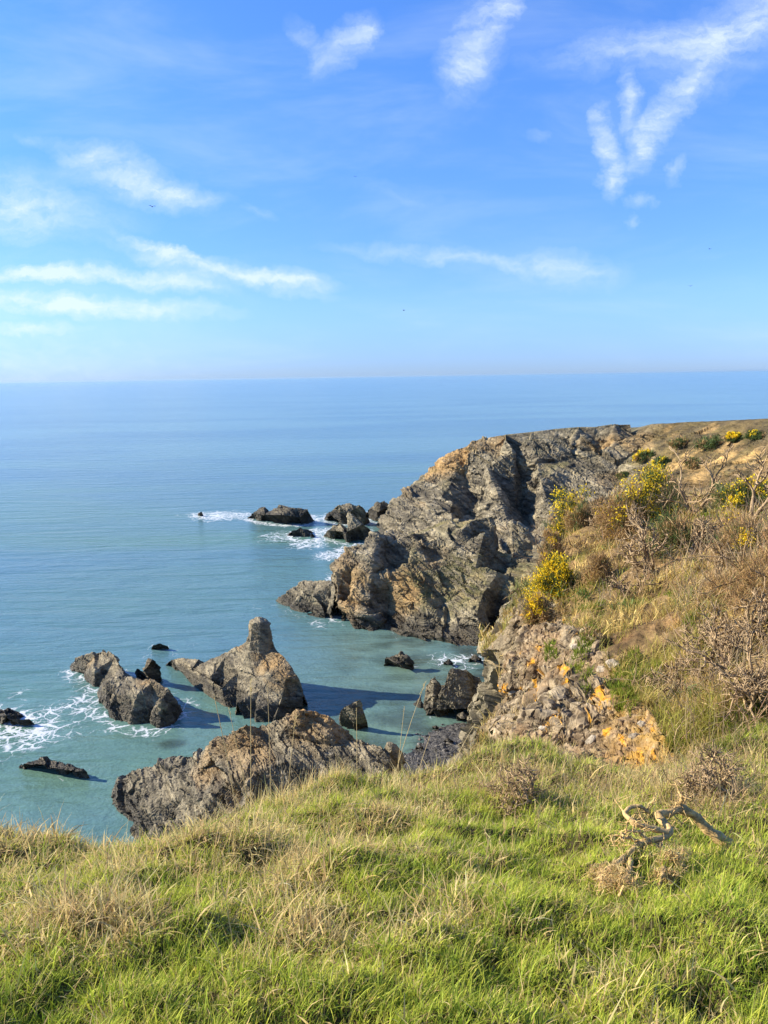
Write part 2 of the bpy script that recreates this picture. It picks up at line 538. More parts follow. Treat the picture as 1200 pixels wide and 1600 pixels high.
def build_headland():
    pts = []
    # promontory at the waterline, its top and its face
    for px, py in ((522, 968), (536, 978), (560, 991), (585, 994), (600, 990), (603, 985)):
        pts.append(Z(px, py, -0.8))
    def fa(px, py, o=0.0):
        return Y(px, py, 103.5 + (990 - py) * 0.062 + o)
    for px, py, o in ((524, 884, 1.5), (530, 892, 0), (546, 866, 1.0), (562, 856, 1.0), (588, 835, 0.5), (600, 838, 0.6), (560, 884, 0), (552, 925, -0.8),
                      (572, 880, -1), (579, 905, -1.4), (576, 945, -1.2), (540, 940, -0.5), (528, 940, 0.6), (566, 968, -0.8), (585, 866, -0.8), (578, 978, -0.4)):
        pts.append(fa(px, py, o))
    # behind the promontory, facing the open sea
    for px, py in ((512, 940), (524, 925), (550, 905), (575, 885), (590, 870)):
        pts.append(Z(px, py, -0.8))
    # cleft
    for px, py, y in ((607, 965, 110), (610, 920, 115), (612, 880, 120), (614, 855, 122), (604, 986, 106)):
        p = Y(px, py, y); p[2] = max(min(p[2], 9.0), -0.5); pts.append(p)
    # second mass
    for px, py in ((609, 986), (625, 998), (645, 1007), (672, 1014), (700, 1020), (735, 1021), (762, 1018), (772, 1006), (776, 990)):
        pts.append(Z(px, py, -0.8))

    def fb(px, py, o=0.0):
        return Y(px, py, 98.5 + (1012 - py) * 0.082 + o - 0.055 * max(0, px - 690) * min(1, (1030 - py) / 90))
    for px, py, o in ((616, 850, 1.5), (634, 840, 1), (652, 848, 0), (672, 830, .5), (684, 820, 1), (706, 816, .5), (738, 812, .5), (772, 806, 1.5), (800, 812, 2.5), (822, 830, 4), (838, 850, 6),
                      (614, 900, 0.5), (640, 876, -1.0), (662, 858, 2.0), (668, 885, -.5), (690, 905, 2.2), (650, 915, -0.5), (618, 950, 1.5), (645, 955, 0.2), (690, 950, .8), (720, 925, 1.0), (700, 870, -0.8),
                      (730, 850, 0), (755, 838, -1.0), (770, 860, 1.5), (742, 890, 0.2), (772, 900, 1.0), (745, 955, -1.2), (715, 980, -1.0), (665, 990, -.3), (800, 875, 4), (795, 905, 3), (735, 935, 0.0), (690, 978, -.2),
                      (755, 985, -.8), (630, 985, 0.6), (712, 960, -0.5), (660, 935, -1.0), (756, 925, -.4), (695, 840, -1.0), (720, 830, -1.0)):
        pts.append(fb(px, py, o))
    for px, py, y in ((772, 950, 110), (784, 960, 112), (786, 930, 117), (778, 975, 107)):
        p = Y(px, py, y); p[2] = max(min(p[2], 0.8), -0.6); pts.append(p)
    # the saddle between this mass and the wall behind
    for px, py, y, z in ((650, 860, 136, 3.5), (700, 850, 135, 4.5), (760, 850, 135, 5), (820, 860, 132, 6.5)):
        p = Y(px, py, y); p[2] = z; pts.append(p)
    # third crag: behind, left
    for px, py in ((596, 840), (588, 826), (592, 812), (604, 800), (618, 792)):
        pts.append(Z(px, py, -0.8))
    for px, py, y in ((610, 790, 168), (622, 776, 170), (641, 762, 171), (664, 751, 171), (690, 747, 170), (706, 753, 168), (612, 825, 163), (625, 810, 163), (650, 800, 162), (672, 790, 160), (690, 775, 163), (664, 830, 156), (690, 820, 154), (703, 800, 157),
                      (630, 835, 160), (640, 790, 166), (707, 785, 160), (707, 815, 153), (700, 836, 149), (655, 775, 168)):
        pts.append(Y(px, py, y))

    def low(px, y, z):
        p = Y(px, 800, y); p[2] = z
        return p
    for q in ((722, 160, 5.0), (728, 162, 5.2), (738, 161, 5.0), (743, 158, 4.5), (731, 158, 4.5), (748, 160, 5.0), (714, 158, 5.0), (812, 159, 6.5), (821, 155, 6.0), (828, 151, 5.2), (806, 160, 7.0), (816, 150, 5.0), (726, 157, 4.0), (742, 156, 3.6), (757, 151, 3.6), (735, 147, 3.0), (755, 143, 3.0), (775, 141, 3.5), (806, 158, 6.0), (822, 154, 5.5), (812, 146, 4.5), (832, 146, 5), (800, 139, 4), (850, 139, 4.5), (900, 139, 5), (716, 148, 3)):
        pts.append(low(*q))
    # the main wall: crest, face with spurs and gullies
    CX = [667, 680, 704, 722, 742, 768, 790, 830, 870, 905, 930, 960, 985, 1020]
    CP = [744, 727, 706, 700, 690, 683, 679, 675, 670, 667, 667, 663, 663, 663]
    CY = [179, 177, 175, 174, 172, 170, 169, 168, 167, 166, 165, 164, 163, 161]

    def fd(px, py, o=0.0):
        return Y(px, py, np.interp(px, CX, CY) - 2.0 - (py - np.interp(px, CX, CP)) * 0.10 + o)
    for a, b, c in zip(CX, CP, CY):
        pts.append(Y(a, b, c))
    for c in ((1060, 661, 155), (1110, 659, 148), (1150, 657, 140), (1200, 656, 130), (1260, 652, 122), (1340, 648, 115)):
        pts.append(Y(*c))
    # plateau behind the crest, dropping to the sea beyond
    for px, py, y in ((800, 676, 200), (900, 666, 220), (1000, 662, 225), (1120, 659, 220), (1300, 654, 210)):
        p = Y(px, py, y); p[2] -= 1.0; pts.append(p)
    for x, y in ((26, 205), (60, 280), (120, 320), (220, 320), (16, 190)):
        pts.append(np.array([x, y, -1.0]))
    for px, py, o in ((690, 735, -1), (715, 722, -1), (735, 706, -1), (762, 730, -3), (771, 755, -6), (782, 785, -8), (793, 815, -8), (785, 735, 1), (748, 712, 0),
                      (730, 762, 4), (742, 776, 5), (754, 792, 5), (763, 806, 5), (724, 744, 3), (806, 762, 6), (817, 790, 6), (830, 820, 5), (820, 740, 4), (790, 690, -3), (820, 687, -4), (850, 685, -4), (880, 682, -4), (910, 680, -4), (800, 707, -3), (825, 712, 1),
                      (842, 720, -3), (846, 750, -6), (850, 785, -8), (866, 800, -8), (882, 825, -8), (868, 708, 3), (874, 736, 5), (880, 762, 5), (900, 722, -2), (885, 775, -4), (905, 790, -4), (915, 815, -4), (890, 700, -1),
                      (926, 740, 5), (922, 700, 4), (929, 770, 5), (938, 712, -2), (946, 750, -3), (942, 785, -4), (932, 825, -4), (962, 695, -1), (968, 725, -2), (932, 678, 3), (990, 688, 4), (984, 676, 4), (1000, 680, -1)):
        pts.append(fd(px, py, o))
    # ochre slopes at the head of the cove
    for px, py, y in ((965, 765, 149), (955, 800, 142), (1000, 705, 155), (1000, 730, 147), (1005, 770, 134), (990, 810, 126), (1040, 690, 151), (1060, 712, 141), (1050, 745, 130), (1060, 790, 112), (1100, 690, 140), (1110, 712, 132), (1105, 728, 128), (1110, 760, 113),
                      (1160, 690, 130), (1170, 706, 123), (1165, 726, 117), (1180, 760, 102), (1240, 690, 116), (1240, 720, 106), (1260, 760, 90), (950, 850, 118), (900, 870, 122), (1030, 850, 95), (1120, 850, 75), (870, 880, 122), (1250, 830, 62), (1350, 700, 104), (1350, 780, 70)):
        pts.append(Y(px, py, y))
    V, F = tin(pts)
    T = V[F]
    le = np.max([np.linalg.norm((T[:, i] - T[:, i - 1])[:, :2], axis=1) for i in range(3)], axis=0)
    F = F[~((le > 22) & (T[:, :, 2].min(1) < 1.0) & (T[:, :, 1].mean(1) < 125))]
    V, F = refine(V, F, 0.0022, 0.12, 11, 6.0, 420000)
    V, F = above_sea(V, F)
    V = relax(V, F, 1, 0.4)
    Vr, inf = rock_disp(V, F, 4.2, 1.15, 1)
    # relief fades on the soil slopes to the right and on the plateau
    px, py, w = proj(V)
    soil = sstep(970, 1050, px) * sstep(840, 780, py)
    N0 = vnormals(V, F)
    flat = sstep(0.80, 0.95, N0[:, 2]) * sstep(9, 13, V[:, 2]) * sstep(1.0, 0.0, soil)
    k = np.clip(1 - 0.35 * soil - 0.9 * flat, 0.1, 1)
    cpy = np.interp(px, CX + [1060, 1110, 1150, 1200], CP + [661, 659, 657, 656])
    k = k * (0.25 + 0.75 * sstep(2, 26, py - cpy) * (px > 760) + 0.75 * (px <= 760))
    V = V + (Vr - V) * k[:, None]
    och = blobs(V, [(fd(690, 728), 6, 1.0), (fd(715, 708), 6, 0.9), (fa(550, 905), 4.5, 0.9), (fa(545, 940), 3.5, 0.7), (fb(640, 925), 5, 0.8), (fd(775, 690), 5, 0.5), (fb(665, 900), 3, 0.4),
                    (fd(945, 760), 5, 0.4), (fd(960, 690), 5, 0.6), (fd(1000, 672), 7, .6)])
    grn = blobs(V, [(fb(690, 915), 6.5, 1.3), (fb(725, 905), 5.5, 1.2), (fb(660, 890), 4, 0.9), (fb(795, 880), 8, 0.8), (fb(640, 870), 3, 0.7), (fb(750, 925), 4, 0.9), (fb(700, 850), 4, .4)])
    grn = np.maximum(grn, 1.1 * flat)
    grn = np.maximum(grn, 0.28 * sstep(13, 18, V[:, 2]) * sstep(720, 800, px))
    c, wet = rock_colour(V, F, inf, 1, och, grn, 1.4)
    # soil slope colours
    if True:
        s1 = fbm(V / np.array([14.0, 14.0, 5.0]), 5, 201)
        s2 = fbm(V / 3.0, 4, 205)
        sc = lerp([0.13, 0.09, 0.042], [0.36, 0.235, 0.09], sstep(-0.35, 0.45, s1))
        band = np.exp(-((py - 716 - 0.05 * (px - 1100)) / 11.0) ** 2) * sstep(990, 1080, px)
        sc = lerp(sc, np.tile([0.52, 0.34, 0.12], (len(V), 1)), np.clip(band * (0.8 + s2), 0, 0.9))
        heath = sstep(-0.05, 0.25, fbm(V / 4.5, 5, 215) + 0.45 * sstep(705, 660, py) + 0.1)
        sc = lerp(sc, lerp([0.055, 0.045, 0.022], [0.115, 0.09, 0.035], sstep(-.3, .3, s2)), heath * 0.85)
        c = lerp(c, sc, np.clip(soil + 0.35 * (fbm(V / 5.0, 3, 220)) * soil, 0, 1))
    o = mesh_obj('headland', V, F, M_ROCK, None, False, c, {'wet': wet})
    tag(o, 'craggy grey rock headland closing the far side of the cove', None, None, 'structure')
    o['category'] = 'headland'
    for poly, wt in (([(522, 968), (536, 978), (560, 991), (585, 994), (603, 985), (609, 986), (645, 1007), (700, 1020), (765, 1018), (790, 960)], 0.35), ([(580, 845), (572, 860), (550, 880), (520, 900), (512, 930), (522, 968)], 0.8)):
        W_EDGES.append((np.array([Z(a, b)[:2] for a, b in poly]), wt))
    return V, F


HEAD_V, HEAD_F = build_headland()

# ------------------------------------------------------------------ rocks standing in the sea


def sea_rock(name, label, foot, tops, s, amp, seed, group='rocks standing in the sea', foam=0.6, ochre=None, pale=0.0, wet=1.0, k=0.0022, green=None, cat='rock', closed=True, rel=0):
    wet = wet * 1.25
    pts = [Z(a, b, -0.9) for a, b in foot]
    ctr = np.mean(np.array(pts), 0)
    pts += [p + (p - ctr) * np.array([0.12, 0.12, 0]) + np.array([0, 0, -1.6]) for p in pts]
    for t in tops:
        p = Z(t[0], t[1], t[2]) if len(t) == 3 else Y(t[0], t[1], t[3])
        pts.append(p)
    V, F = tin(pts)
    V, F = refine(V, F, k, 0.03, 10, 5.0, 160000)
    V = relax(V, F, 1 + rel, 0.35) if rel >= 0 else V
    V, inf = rock_disp(V, F, s, amp, seed)
    och = blobs(V, [(Z(a, b, z), r, w) for a, b, z, r, w in (ochre or [])])
    grn = blobs(V, [(Z(a, b, z), r, w) for a, b, z, r, w in (green or [])]) if green else None
    c, wt = rock_colour(V, F, inf, seed, och, grn, wet, pale)
    root = np.array([ctr[0], ctr[1], 0.0])
    o = mesh_obj(name, V, F, M_ROCK_NEAR, None, False, c, {'wet': wt})
    tag(o, label, cat, group)
    W_EDGES.append((np.array([Z(a, b)[:2] for a, b in foot + foot[:1]]), foam))
    return o


sea_rock('sea_stack', 'long low grey rock island with a rounded near end, beside surf',
         [(108, 1047), (125, 1064), (147, 1086), (150, 1112), (166, 1127), (200, 1141), (240, 1143), (272, 1133), (287, 1112), (281, 1094), (262, 1086), (230, 1084), (205, 1066), (188, 1052), (150, 1046), (122, 1042)],
         [(116, 1036, 0.9), (135, 1024, 2.2), (160, 1016, 3.2), (178, 1028, 3.0), (190, 1042, 2.6), (150, 1045, 2.0), (166, 1066, 2.2), (195, 1056, 2.7), (215, 1062, 3.3), (240, 1066, 3.6), (262, 1078, 3.2), (270, 1090, 2.2), (252, 1092, 2.9), (215, 1085, 2.8), (180, 1085, 2.2), (170, 1105, 1.2), (205, 1112, 1.2), (240, 1114, 1.2), (262, 1107, 1.4)],
         2.0, 0.42, 21, foam=0.75, ochre=[(225, 1066, 3.2, 2.0, 0.5), (150, 1022, 2.6, 2, 0.3)], cat='sea stack', pale=0.05)
sea_rock('sea_rock', 'pointed dark rock fin rising behind the low rock island with the rounded end',
         [(207, 1056), (222, 1068), (250, 1070), (255, 1060), (244, 1052), (222, 1046)],
         [(214, 1044, 1.6), (232, 1030, 3.6), (238, 1034, 3.4), (248, 1046, 2.2), (252, 1056, 1.0), (226, 1050, 2.0)], 1.8, 0.4, 22, foam=0.3, pale=-0.05)
sea_rock('sea_stack', 'tall sea stack topped by an upright pinnacle with an ochre slab face',
         [(260, 1042), (288, 1060), (332, 1074), (336, 1094), (366, 1122), (398, 1137), (428, 1143), (456, 1125), (474, 1100), (476, 1088), (450, 1076), (420, 1070), (392, 1066), (360, 1054), (320, 1046), (285, 1038)],
         [(268, 1031, 1.4), (285, 1029, 2.0), (310, 1030, 2.5), (335, 1029, 3.1), (352, 1027, 3.9), (366, 1013, 4.9), (384, 1006, 5.2), (300, 1044, 1.6), (330, 1056, 1.9), (345, 1074, 1.8), (370, 1098, 1.5),
          (394, 976, 0, 81.5), (407, 973, 0, 81.4), (419, 978, 0, 81.5), (390.5, 973, 0, 82.1), (421.5, 975, 0, 82.1), (397, 967, 0, 82.7), (414, 968, 0, 82.7), (405, 965, 0, 82.5),
          (390, 1017, 0, 81.1), (405, 1019, 0, 80.9), (420, 1018, 0, 81.1), (385.5, 1010, 0, 82.0), (426.5, 1012, 0, 82.0), (386, 1004, 0, 83.3), (398, 1006, 0, 83.6), (412, 1006, 0, 83.6), (425, 1008, 0, 83.2),
          (440, 1024, 0, 80.2), (456, 1042, 0, 78.8), (467, 1061, 0, 77.7), (474, 1088, 0, 76.8), (446, 1060, 3.6), (425, 1050, 4.1), (400, 1045, 3.7), (372, 1050, 2.9), (405, 1080, 2.3), (440, 1090, 2.0), (456, 1092, 1.6), (400, 1112, 1.0), (430, 1120, 0.8)],
         1.3, 0.22, 23, foam=0.35, rel=-1, ochre=[(425, 1035, 4.5, 2.6, 1.1), (440, 1055, 3.5, 2.0, 0.9), (404, 985, 7.2, 1.4, 0.5), (375, 1012, 5.0, 1.5, 0.5)], cat='sea stack', pale=0.04)
sea_rock('sea_rock', 'small dark rock just breaking the surface beyond the two stacks', [(228, 1016), (240, 1019), (262, 1017), (272, 1012), (255, 1008), (238, 1009)],
         [(238, 1009, 0.7), (250, 1005, 1.1), (262, 1009, 0.7)], 1.0, 0.3, 24, foam=0.6, pale=-0.1)
sea_rock('sea_rock', 'dark rock awash in white surf at the left edge', [(-40, 1130), (-5, 1136), (30, 1141), (62, 1140), (58, 1128), (30, 1118), (-10, 1112), (-40, 1114)],
         [(-30, 1112, 1.0), (5, 1106, 1.3), (25, 1112, 1.3), (45, 1124, 0.8), (10, 1122, 0.9)], 1.4, 0.4, 25, foam=1.0, pale=-0.15, wet=1.8)
sea_rock('sea_rock', 'flat narrow dark rock lying alone in calm green water', [(24, 1202), (50, 1210), (90, 1217), (130, 1222), (149, 1217), (135, 1206), (105, 1196), (70, 1192), (35, 1194)],
         [(36, 1194, 0.6), (62, 1188, 0.9), (85, 1187, 1.2), (108, 1195, 1.1), (135, 1208, 0.8), (90, 1202, 0.9)], 1.2, 0.35, 26, foam=0.3, pale=-0.1, wet=1.0)
sea_rock('sea_rock', 'smooth broad dark rock with surf at both ends, out beyond the promontory', [(386, 812), (410, 818), (440, 821), (475, 821), (493, 815), (488, 806), (450, 802), (405, 802)],
         [(396, 801, 1.9), (412, 794, 3.6), (436, 790, 4.6), (460, 793, 4.3), (482, 798, 3.4), (440, 806, 2.6), (415, 806, 2.0), (470, 808, 2.2)], 3.0, 0.6, 27, foam=1.0, pale=-0.22, wet=2.2)
sea_rock('sea_rock', 'low dark rock in the surf before the smooth broad rock', [(446, 840), (462, 845), (485, 846), (497, 842), (490, 834), (465, 830)],
         [(456, 830, 1.3), (470, 824, 2.0), (486, 830, 1.5)], 2.0, 0.6, 28, foam=1.0, pale=-0.25, wet=1.8)
sea_rock('sea_rock', 'tiny rock in a ring of surf farthest out to sea', [(305, 807), (313, 809), (322, 807), (316, 802), (308, 802)],
         [(310, 801, 1.0), (315, 799, 1.5)], 1.5, 0.4, 29, foam=1.0, pale=-0.15, wet=1.4)
sea_rock('sea_rock', 'dark domed rock at the outer tip of the reef off the headland', [(508, 815), (535, 822), (560, 823), (578, 815), (572, 803), (540, 797), (515, 802)],
         [(516, 800, 2.4), (530, 788, 5.2), (548, 785, 6.0), (564, 792, 5.0), (572, 802, 3.4), (540, 802, 3.6)], 2.8, .7, 30, foam=0.9, pale=-0.18, wet=2.2)
sea_rock('sea_rock', 'ridged dark rock pointing up in front of the domed rock at the reef tip', [(500, 838), (520, 846), (545, 852), (575, 848), (584, 838), (570, 826), (540, 820), (512, 826)],
         [(512, 828, 2.2), (530, 815, 4.2), (545, 801, 6.4), (552, 806, 5.8), (568, 820, 4.0), (580, 832, 1.8), (540, 832, 2.4)], 2.2, .6, 31, foam=0.9, pale=-0.02, wet=1.6)
sea_rock('sea_rock', 'dark twin lumped rock between the reef rocks and the headland', [(570, 812), (590, 818), (612, 812), (612, 800), (595, 794), (575, 800)],
         [(576, 796, 2.6), (588, 786, 4.8), (600, 782, 5.4), (609, 789, 4.2), (592, 800, 2.8)], 2.2, .6, 32, foam=0.8, pale=-0.16, wet=2.0)
sea_rock('sea_rock', 'grey block rock against the foot of the promontory', [(430, 945), (450, 957), (480, 968), (510, 974), (530, 968), (530, 945), (510, 935), (470, 932), (440, 936)],
         [(440, 930, 1.3), (456, 920, 2.4), (475, 910, 3.6), (500, 906, 4.6), (520, 910, 4.8), (524, 925, 4.0), (490, 930, 3.0), (462, 938, 1.6), (505, 950, 1.5)], 2.2, .5, 33, foam=0.55, pale=0.0)
sea_rock('sea_rock', 'rounded lone boulder rock in the shallows of the cove', [(594, 1038), (605, 1048), (630, 1052), (650, 1049), (652, 1040), (635, 1032), (608, 1030)],
         [(603, 1028, 1.2), (622, 1021, 2.0), (638, 1027, 1.7), (647, 1038, 0.8), (620, 1038, 1.1)], 1.5, 0.45, 34, foam=0.3, pale=-0.02)
sea_rock('sea_rock', 'small sharp twin pinnacle rock in the shaded water beside the outcrop', [(526, 1132), (534, 1142), (556, 1147), (576, 1144), (577, 1134), (562, 1126), (540, 1124)],
         [(531, 1112, 2.0), (538, 1104, 2.7), (544, 1112, 2.1), (549, 1118, 1.7), (556, 1100, 3.2), (561, 1095, 3.6), (567, 1106, 2.8), (574, 1128, 0.8), (552, 1132, 0.8)], 1.2, 0.3, 35, foam=0.2, pale=0.02, wet=0.6)
sea_rock('sea_rock', 'jagged dark rock block with a deep shaded side at the cove shore', [(646, 1105), (665, 1118), (700, 1126), (742, 1128), (765, 1100), (760, 1075), (735, 1066), (690, 1068), (660, 1085)],
         [(656, 1090, 1.0), (668, 1072, 2.6), (680, 1056, 4.2), (705, 1047, 5.0), (728, 1048, 4.8), (738, 1056, 4.0), (705, 1070, 2.9), (690, 1090, 1.7), (676, 1110, 0.8), (716, 1095, 1.0), (745, 1080, 2.2), (748, 1062, 3.6), (735, 1105, 1.2)], 1.5, .4, 36, foam=0.2, pale=-0.02)

sea_rock('rock_outcrop', 'broad ochre topped rock spur below the grassy edge, running out into the water',
         [(182, 1232), (179, 1258), (188, 1286), (210, 1310), (250, 1340), (330, 1390), (480, 1420), (640, 1380), (660, 1290), (650, 1235), (628, 1214), (600, 1205), (560, 1196), (520, 1186), (470, 1176), (420, 1180), (380, 1190), (330, 1205), (270, 1215), (220, 1222)],
         [(190, 1215, 1.6), (205, 1204, 2.3), (232, 1198, 2.8), (262, 1192, 3.4), (290, 1186, 4.2), (320, 1176, 5.4), (345, 1160, 7.0), (366, 1140, 8.8), (384, 1130, 9.4), (404, 1134, 8.8), (425, 1136, 8.4), (445, 1124, 9.4), (468, 1114, 10.2), (490, 1113, 10.0), (512, 1122, 9.7), (532, 1138, 9.0), (545, 1154, 8.4), (562, 1166, 8.1), (590, 1168, 8.1), (612, 1172, 7.8), (622, 1188, 7.0),
          (200, 1245, 1.2), (230, 1230, 2.4), (275, 1215, 4.0), (320, 1205, 5.2), (370, 1175, 7.4), (420, 1165, 8.0), (470, 1150, 8.8), (510, 1160, 8.6), (560, 1195, 7.6), (600, 1205, 7.2),
          (220, 1270, 1.6), (260, 1255, 3.0), (300, 1240, 4.2), (350, 1225, 6.2), (400, 1205, 7.4), (450, 1190, 8.0), (500, 1200, 7.6), (240, 1300, 1.8), (300, 1290, 3.2), (360, 1280, 5.6), (440, 1260, 7.6), (540, 1250, 7.0), (380, 1330, 5.0), (500, 1320, 7.0)],
         2.2, 0.62, 37, foam=0.3, group=None, cat='rock outcrop', ochre=[(480, 1125, 9.6, 4.5, 0.8), (385, 1140, 9, 3.5, 0.8), (345, 1175, 6.8, 3, 0.5), (560, 1180, 5.6, 5, 0.7), (430, 1160, 8.2, 5, 0.6), (610, 1190, 5, 3, .7)], pale=0.06, k=0.0022)


# loose blocks along the foot of the cove wall
for i, (px, py, w, h, lab) in enumerate(((722, 1128, 34, 22, 'angular dark shore boulder in front of the jagged rock block'), (748, 1098, 30, 26, 'dark shore boulder wedged between the jagged block and the cove wall'),
                                         (700, 1040, 26, 12, 'low wet boulder in the foam below the big crag'), (742, 1036, 34, 18, 'dark wet boulder at the inner end of the foam below the crag'), (762, 1044, 26, 22, 'upright dark boulder at the inner corner of the cove'),
                                         (655, 1172, 20, 9, 'small wet stone lying alone on the dark shingle'), (700, 1162, 26, 12, 'flat dark boulder on the shingle under the cove wall'), (726, 1150, 30, 18, 'bigger dark boulder at the back of the shingle'),
                                         (680, 1140, 18, 9, 'small dark boulder where shingle meets the jagged block'), (600, 1196, 22, 9, 'low wet stone at the near end of the shingle'))):
    sea_rock('boulder', lab, [(px - w / 2, py), (px - w / 4, py + h * 0.28), (px + w / 4, py + h * 0.3), (px + w / 2, py + h * .05), (px + w / 3, py - h * .25), (px - w / 3, py - h * .25)],
             [(px - w * .25, py - h * .45, h * .035), (px + w * .05, py - h * .75, h * .055), (px + w * .3, py - h * .4, h * .035), (px, py - h * .1, h * .035)], 0.8, 0.22, 60 + i, group='boulders at the foot of the cove', foam=0.05, pale=-0.12, cat='boulder', wet=0.7)


def build_shingle():
    foot = [(545, 1215), (560, 1190), (590, 1172), (630, 1160), (655, 1140), (690, 1128), (720, 1120), (745, 1095), (775, 1050), (800, 1040), (800, 1160), (740, 1200), (690, 1240), (620, 1260)]
    pts = [Z(a, b, -0.12) for a, b in foot]
    pts += [Z(a, b, z) for a, b, z in ((640, 1185, 0.12), (690, 1160, 0.25), (730, 1145, 0.5), (760, 1100, 0.5), (700, 1195, 0.35), (600, 1205, 0.12))]
    V, F = tin(pts)
    V, F = refine(V, F, 0.0022, 0.05, 10, 5.0, 120000)
    f1, f2, idv, _ = worley(V / 0.62, 81)
    g1, g2, idw, _ = worley(V / 0.28, 82)
    V[:, 2] += 0.30 * (idv - 0.35) * sstep(0.5, 0.2, f1) + 0.16 * (idw - 0.3) * sstep(0.5, 0.2, g1) + 0.12 * fbm(V / 2.5, 3, 83) - 0.05
    c = lerp([0.03, 0.03, 0.03], [0.17, 0.155, 0.13], np.clip(0.15 + 0.6 * idv * idw + 0.5 * (idw - 0.4), 0, 1))
    o = mesh_obj('shingle_beach', V, F, M_ROCK_NEAR, None, False, c, {'wet': np.clip(1 - V[:, 2] * 2, 0, 1)})
    tag(o, None, None, None, 'structure')


build_shingle()

# ------------------------------------------------------------------ the sea
def build_sea():
    xs = np.concatenate([-np.geomspace(60, 30000, 26)[::-1], np.arange(-58, 45, 0.5), np.geomspace(46, 30000, 26)])
    ys = np.concatenate([[-400, -60, 0], np.arange(25, 120, 0.5), np.arange(120, 260, 1.0), np.geomspace(261, 40000, 60)])
    X, Yg = np.meshgrid(xs, ys)
    V = np.stack([X.ravel(), Yg.ravel(), np.zeros(X.size)], 1)
    nx, ny = len(xs), len(ys)
    idx = np.arange(nx * ny).reshape(ny, nx)
    F = np.stack([idx[:-1, :-1].ravel(), idx[:-1, 1:].ravel(), idx[1:, 1:].ravel(), idx[1:, :-1].ravel()], 1)
    near = (np.abs(V[:, 0]) < 70) & (V[:, 1] > 20) & (V[:, 1] < 270)
    P = V[near][:, :2]
    foam = np.zeros(len(P))
    dmin = np.full(len(P), 99.0)
    for poly, wt in W_EDGES:
        for a, b in zip(poly[:-1], poly[1:]):
            ab = b - a
            t = np.clip(((P - a) @ ab) / (ab @ ab + 1e-9), 0, 1)
            d = np.linalg.norm(P - a - t[:, None] * ab, axis=1)
            dmin = np.minimum(dmin, d)
            reach = 1.2 + 3.2 * wt
            foam = np.maximum(foam, max(wt, 0.42) * np.clip(1 - d / reach, 0, 1))
    # drifts of foam carried off the rocks
    for px, py, r, w in ((20, 1135, 7, 0.95), (70, 1120, 6, 0.75), (110, 1105, 5, 0.8), (60, 1150, 6, 0.8), (130, 1135, 5, .55), (20, 1165, 6, 0.65), (145, 1040, 4, .35), (120, 1070, 4, .5), (15, 1090, 6, 0.5), (80, 1060, 5, .3), (290, 1010, 5, 0.4), (230, 1030, 4, .5), (275, 1025, 4, .4),
                         (345, 806, 12, 1.0), (375, 806, 9, 0.9), (500, 812, 6, 0.9), (505, 830, 8, 1.0), (480, 850, 9, 0.85), (440, 838, 10, .8), (425, 845, 8, .5), (520, 868, 7, 1.0), (545, 860, 6, 1.1), (300, 804, 8, .6), (560, 872, 4, .8),
                         (415, 945, 6, .4), (500, 975, 4, .7), (690, 1030, 4, 0.75), (720, 1035, 4.5, 0.8), (745, 1030, 4, .7), (655, 1022, 3, .4), (640, 1150, 4, .35), (690, 1150, 4, .45), (700, 1175, 4, .4), (620, 1175, 5, .3), (60, 880, 12, .12), (170, 930, 10, .1)):
        c = Z(px, py)[:2]
        d = np.sqrt(((P[:, 0] - c[0]) / r) ** 2 + ((P[:, 1] - c[1]) / (r * 1.15)) ** 2)
        foam = np.maximum(foam, w * sstep(1.15, 0.1, d))
    shal = np.zeros(len(P))
    for px, py, r, w in ((600, 1010, 14, 1.0), (660, 1060, 14, 1.1), (560, 1080, 14, 0.7), (620, 1150, 12, 1.1), (690, 1160, 10, 1.3), (300, 1160, 14, .45), (520, 1040, 14, .5), (120, 1170, 18, .35), (60, 1240, 18, .4)):
        c = Z(px, py)[:2]
        d = np.linalg.norm(P - c, axis=1) / r
        shal = np.maximum(shal, w * sstep(1.25, 0.0, d))
    weed_shade = np.zeros(len(P))  # kelp on the bed, plus the inlet's shade painted in as dark patches
    p3 = np.concatenate([P, np.zeros((len(P), 1))], 1)
    nz = fbm(p3 / np.array([4.5, 3.2, 1]), 5, 301)
    for px, py, r, w in ((640, 1005, 7, 0.9), (690, 1035, 8, 1.0), (600, 1030, 8, 0.55), (640, 1060, 6, .5), (650, 1150, 8, 0.9), (700, 1165, 8, 1.3), (600, 1180, 7, .9), (690, 1130, 6, 0.9), (740, 1050, 6, 1.2), (560, 1000, 5, .4), (580, 1120, 9, .8), (520, 1100, 8, .5), (620, 1100, 8, .6), (720, 1020, 6, 1.2)):
        c = Z(px, py)[:2]
        d = np.linalg.norm(P - c, axis=1) / r
        weed_shade = np.maximum(weed_shade, w * sstep(1.2, 0.2, d))
    weed_shade = np.clip(weed_shade * sstep(-0.35, 0.35, nz), 0, 1)
    c = Z(271, 1162)[:2]                      # sunken rock seen through the water
    d = np.sqrt(((P[:, 0] - c[0]) / 1.5) ** 2 + ((P[:, 1] - c[1]) / 1.1) ** 2) + 0.3 * nz
    weed_shade = np.maximum(weed_shade, 0.8 * sstep(1.2, 0.6, d))
    A = {k: np.zeros(len(V)) for k in ('foam', 'shallow', 'weed_shade')}
    A['foam'][near] = foam
    A['shallow'][near] = shal
    A['weed_shade'][near] = weed_shade
    m, g = new_mat('sea water')
    pos = g.n('ShaderNodeNewGeometry').outputs['Position']
    fa = g.n('ShaderNodeAttribute', attribute_name='foam').outputs[2]
    sh = g.n('ShaderNodeAttribute', attribute_name='shallow').outputs[2]
    we = g.n('ShaderNodeAttribute', attribute_name='weed_shade').outputs[2]
    sep = g.n('ShaderNodeSeparateXYZ', {0: pos})
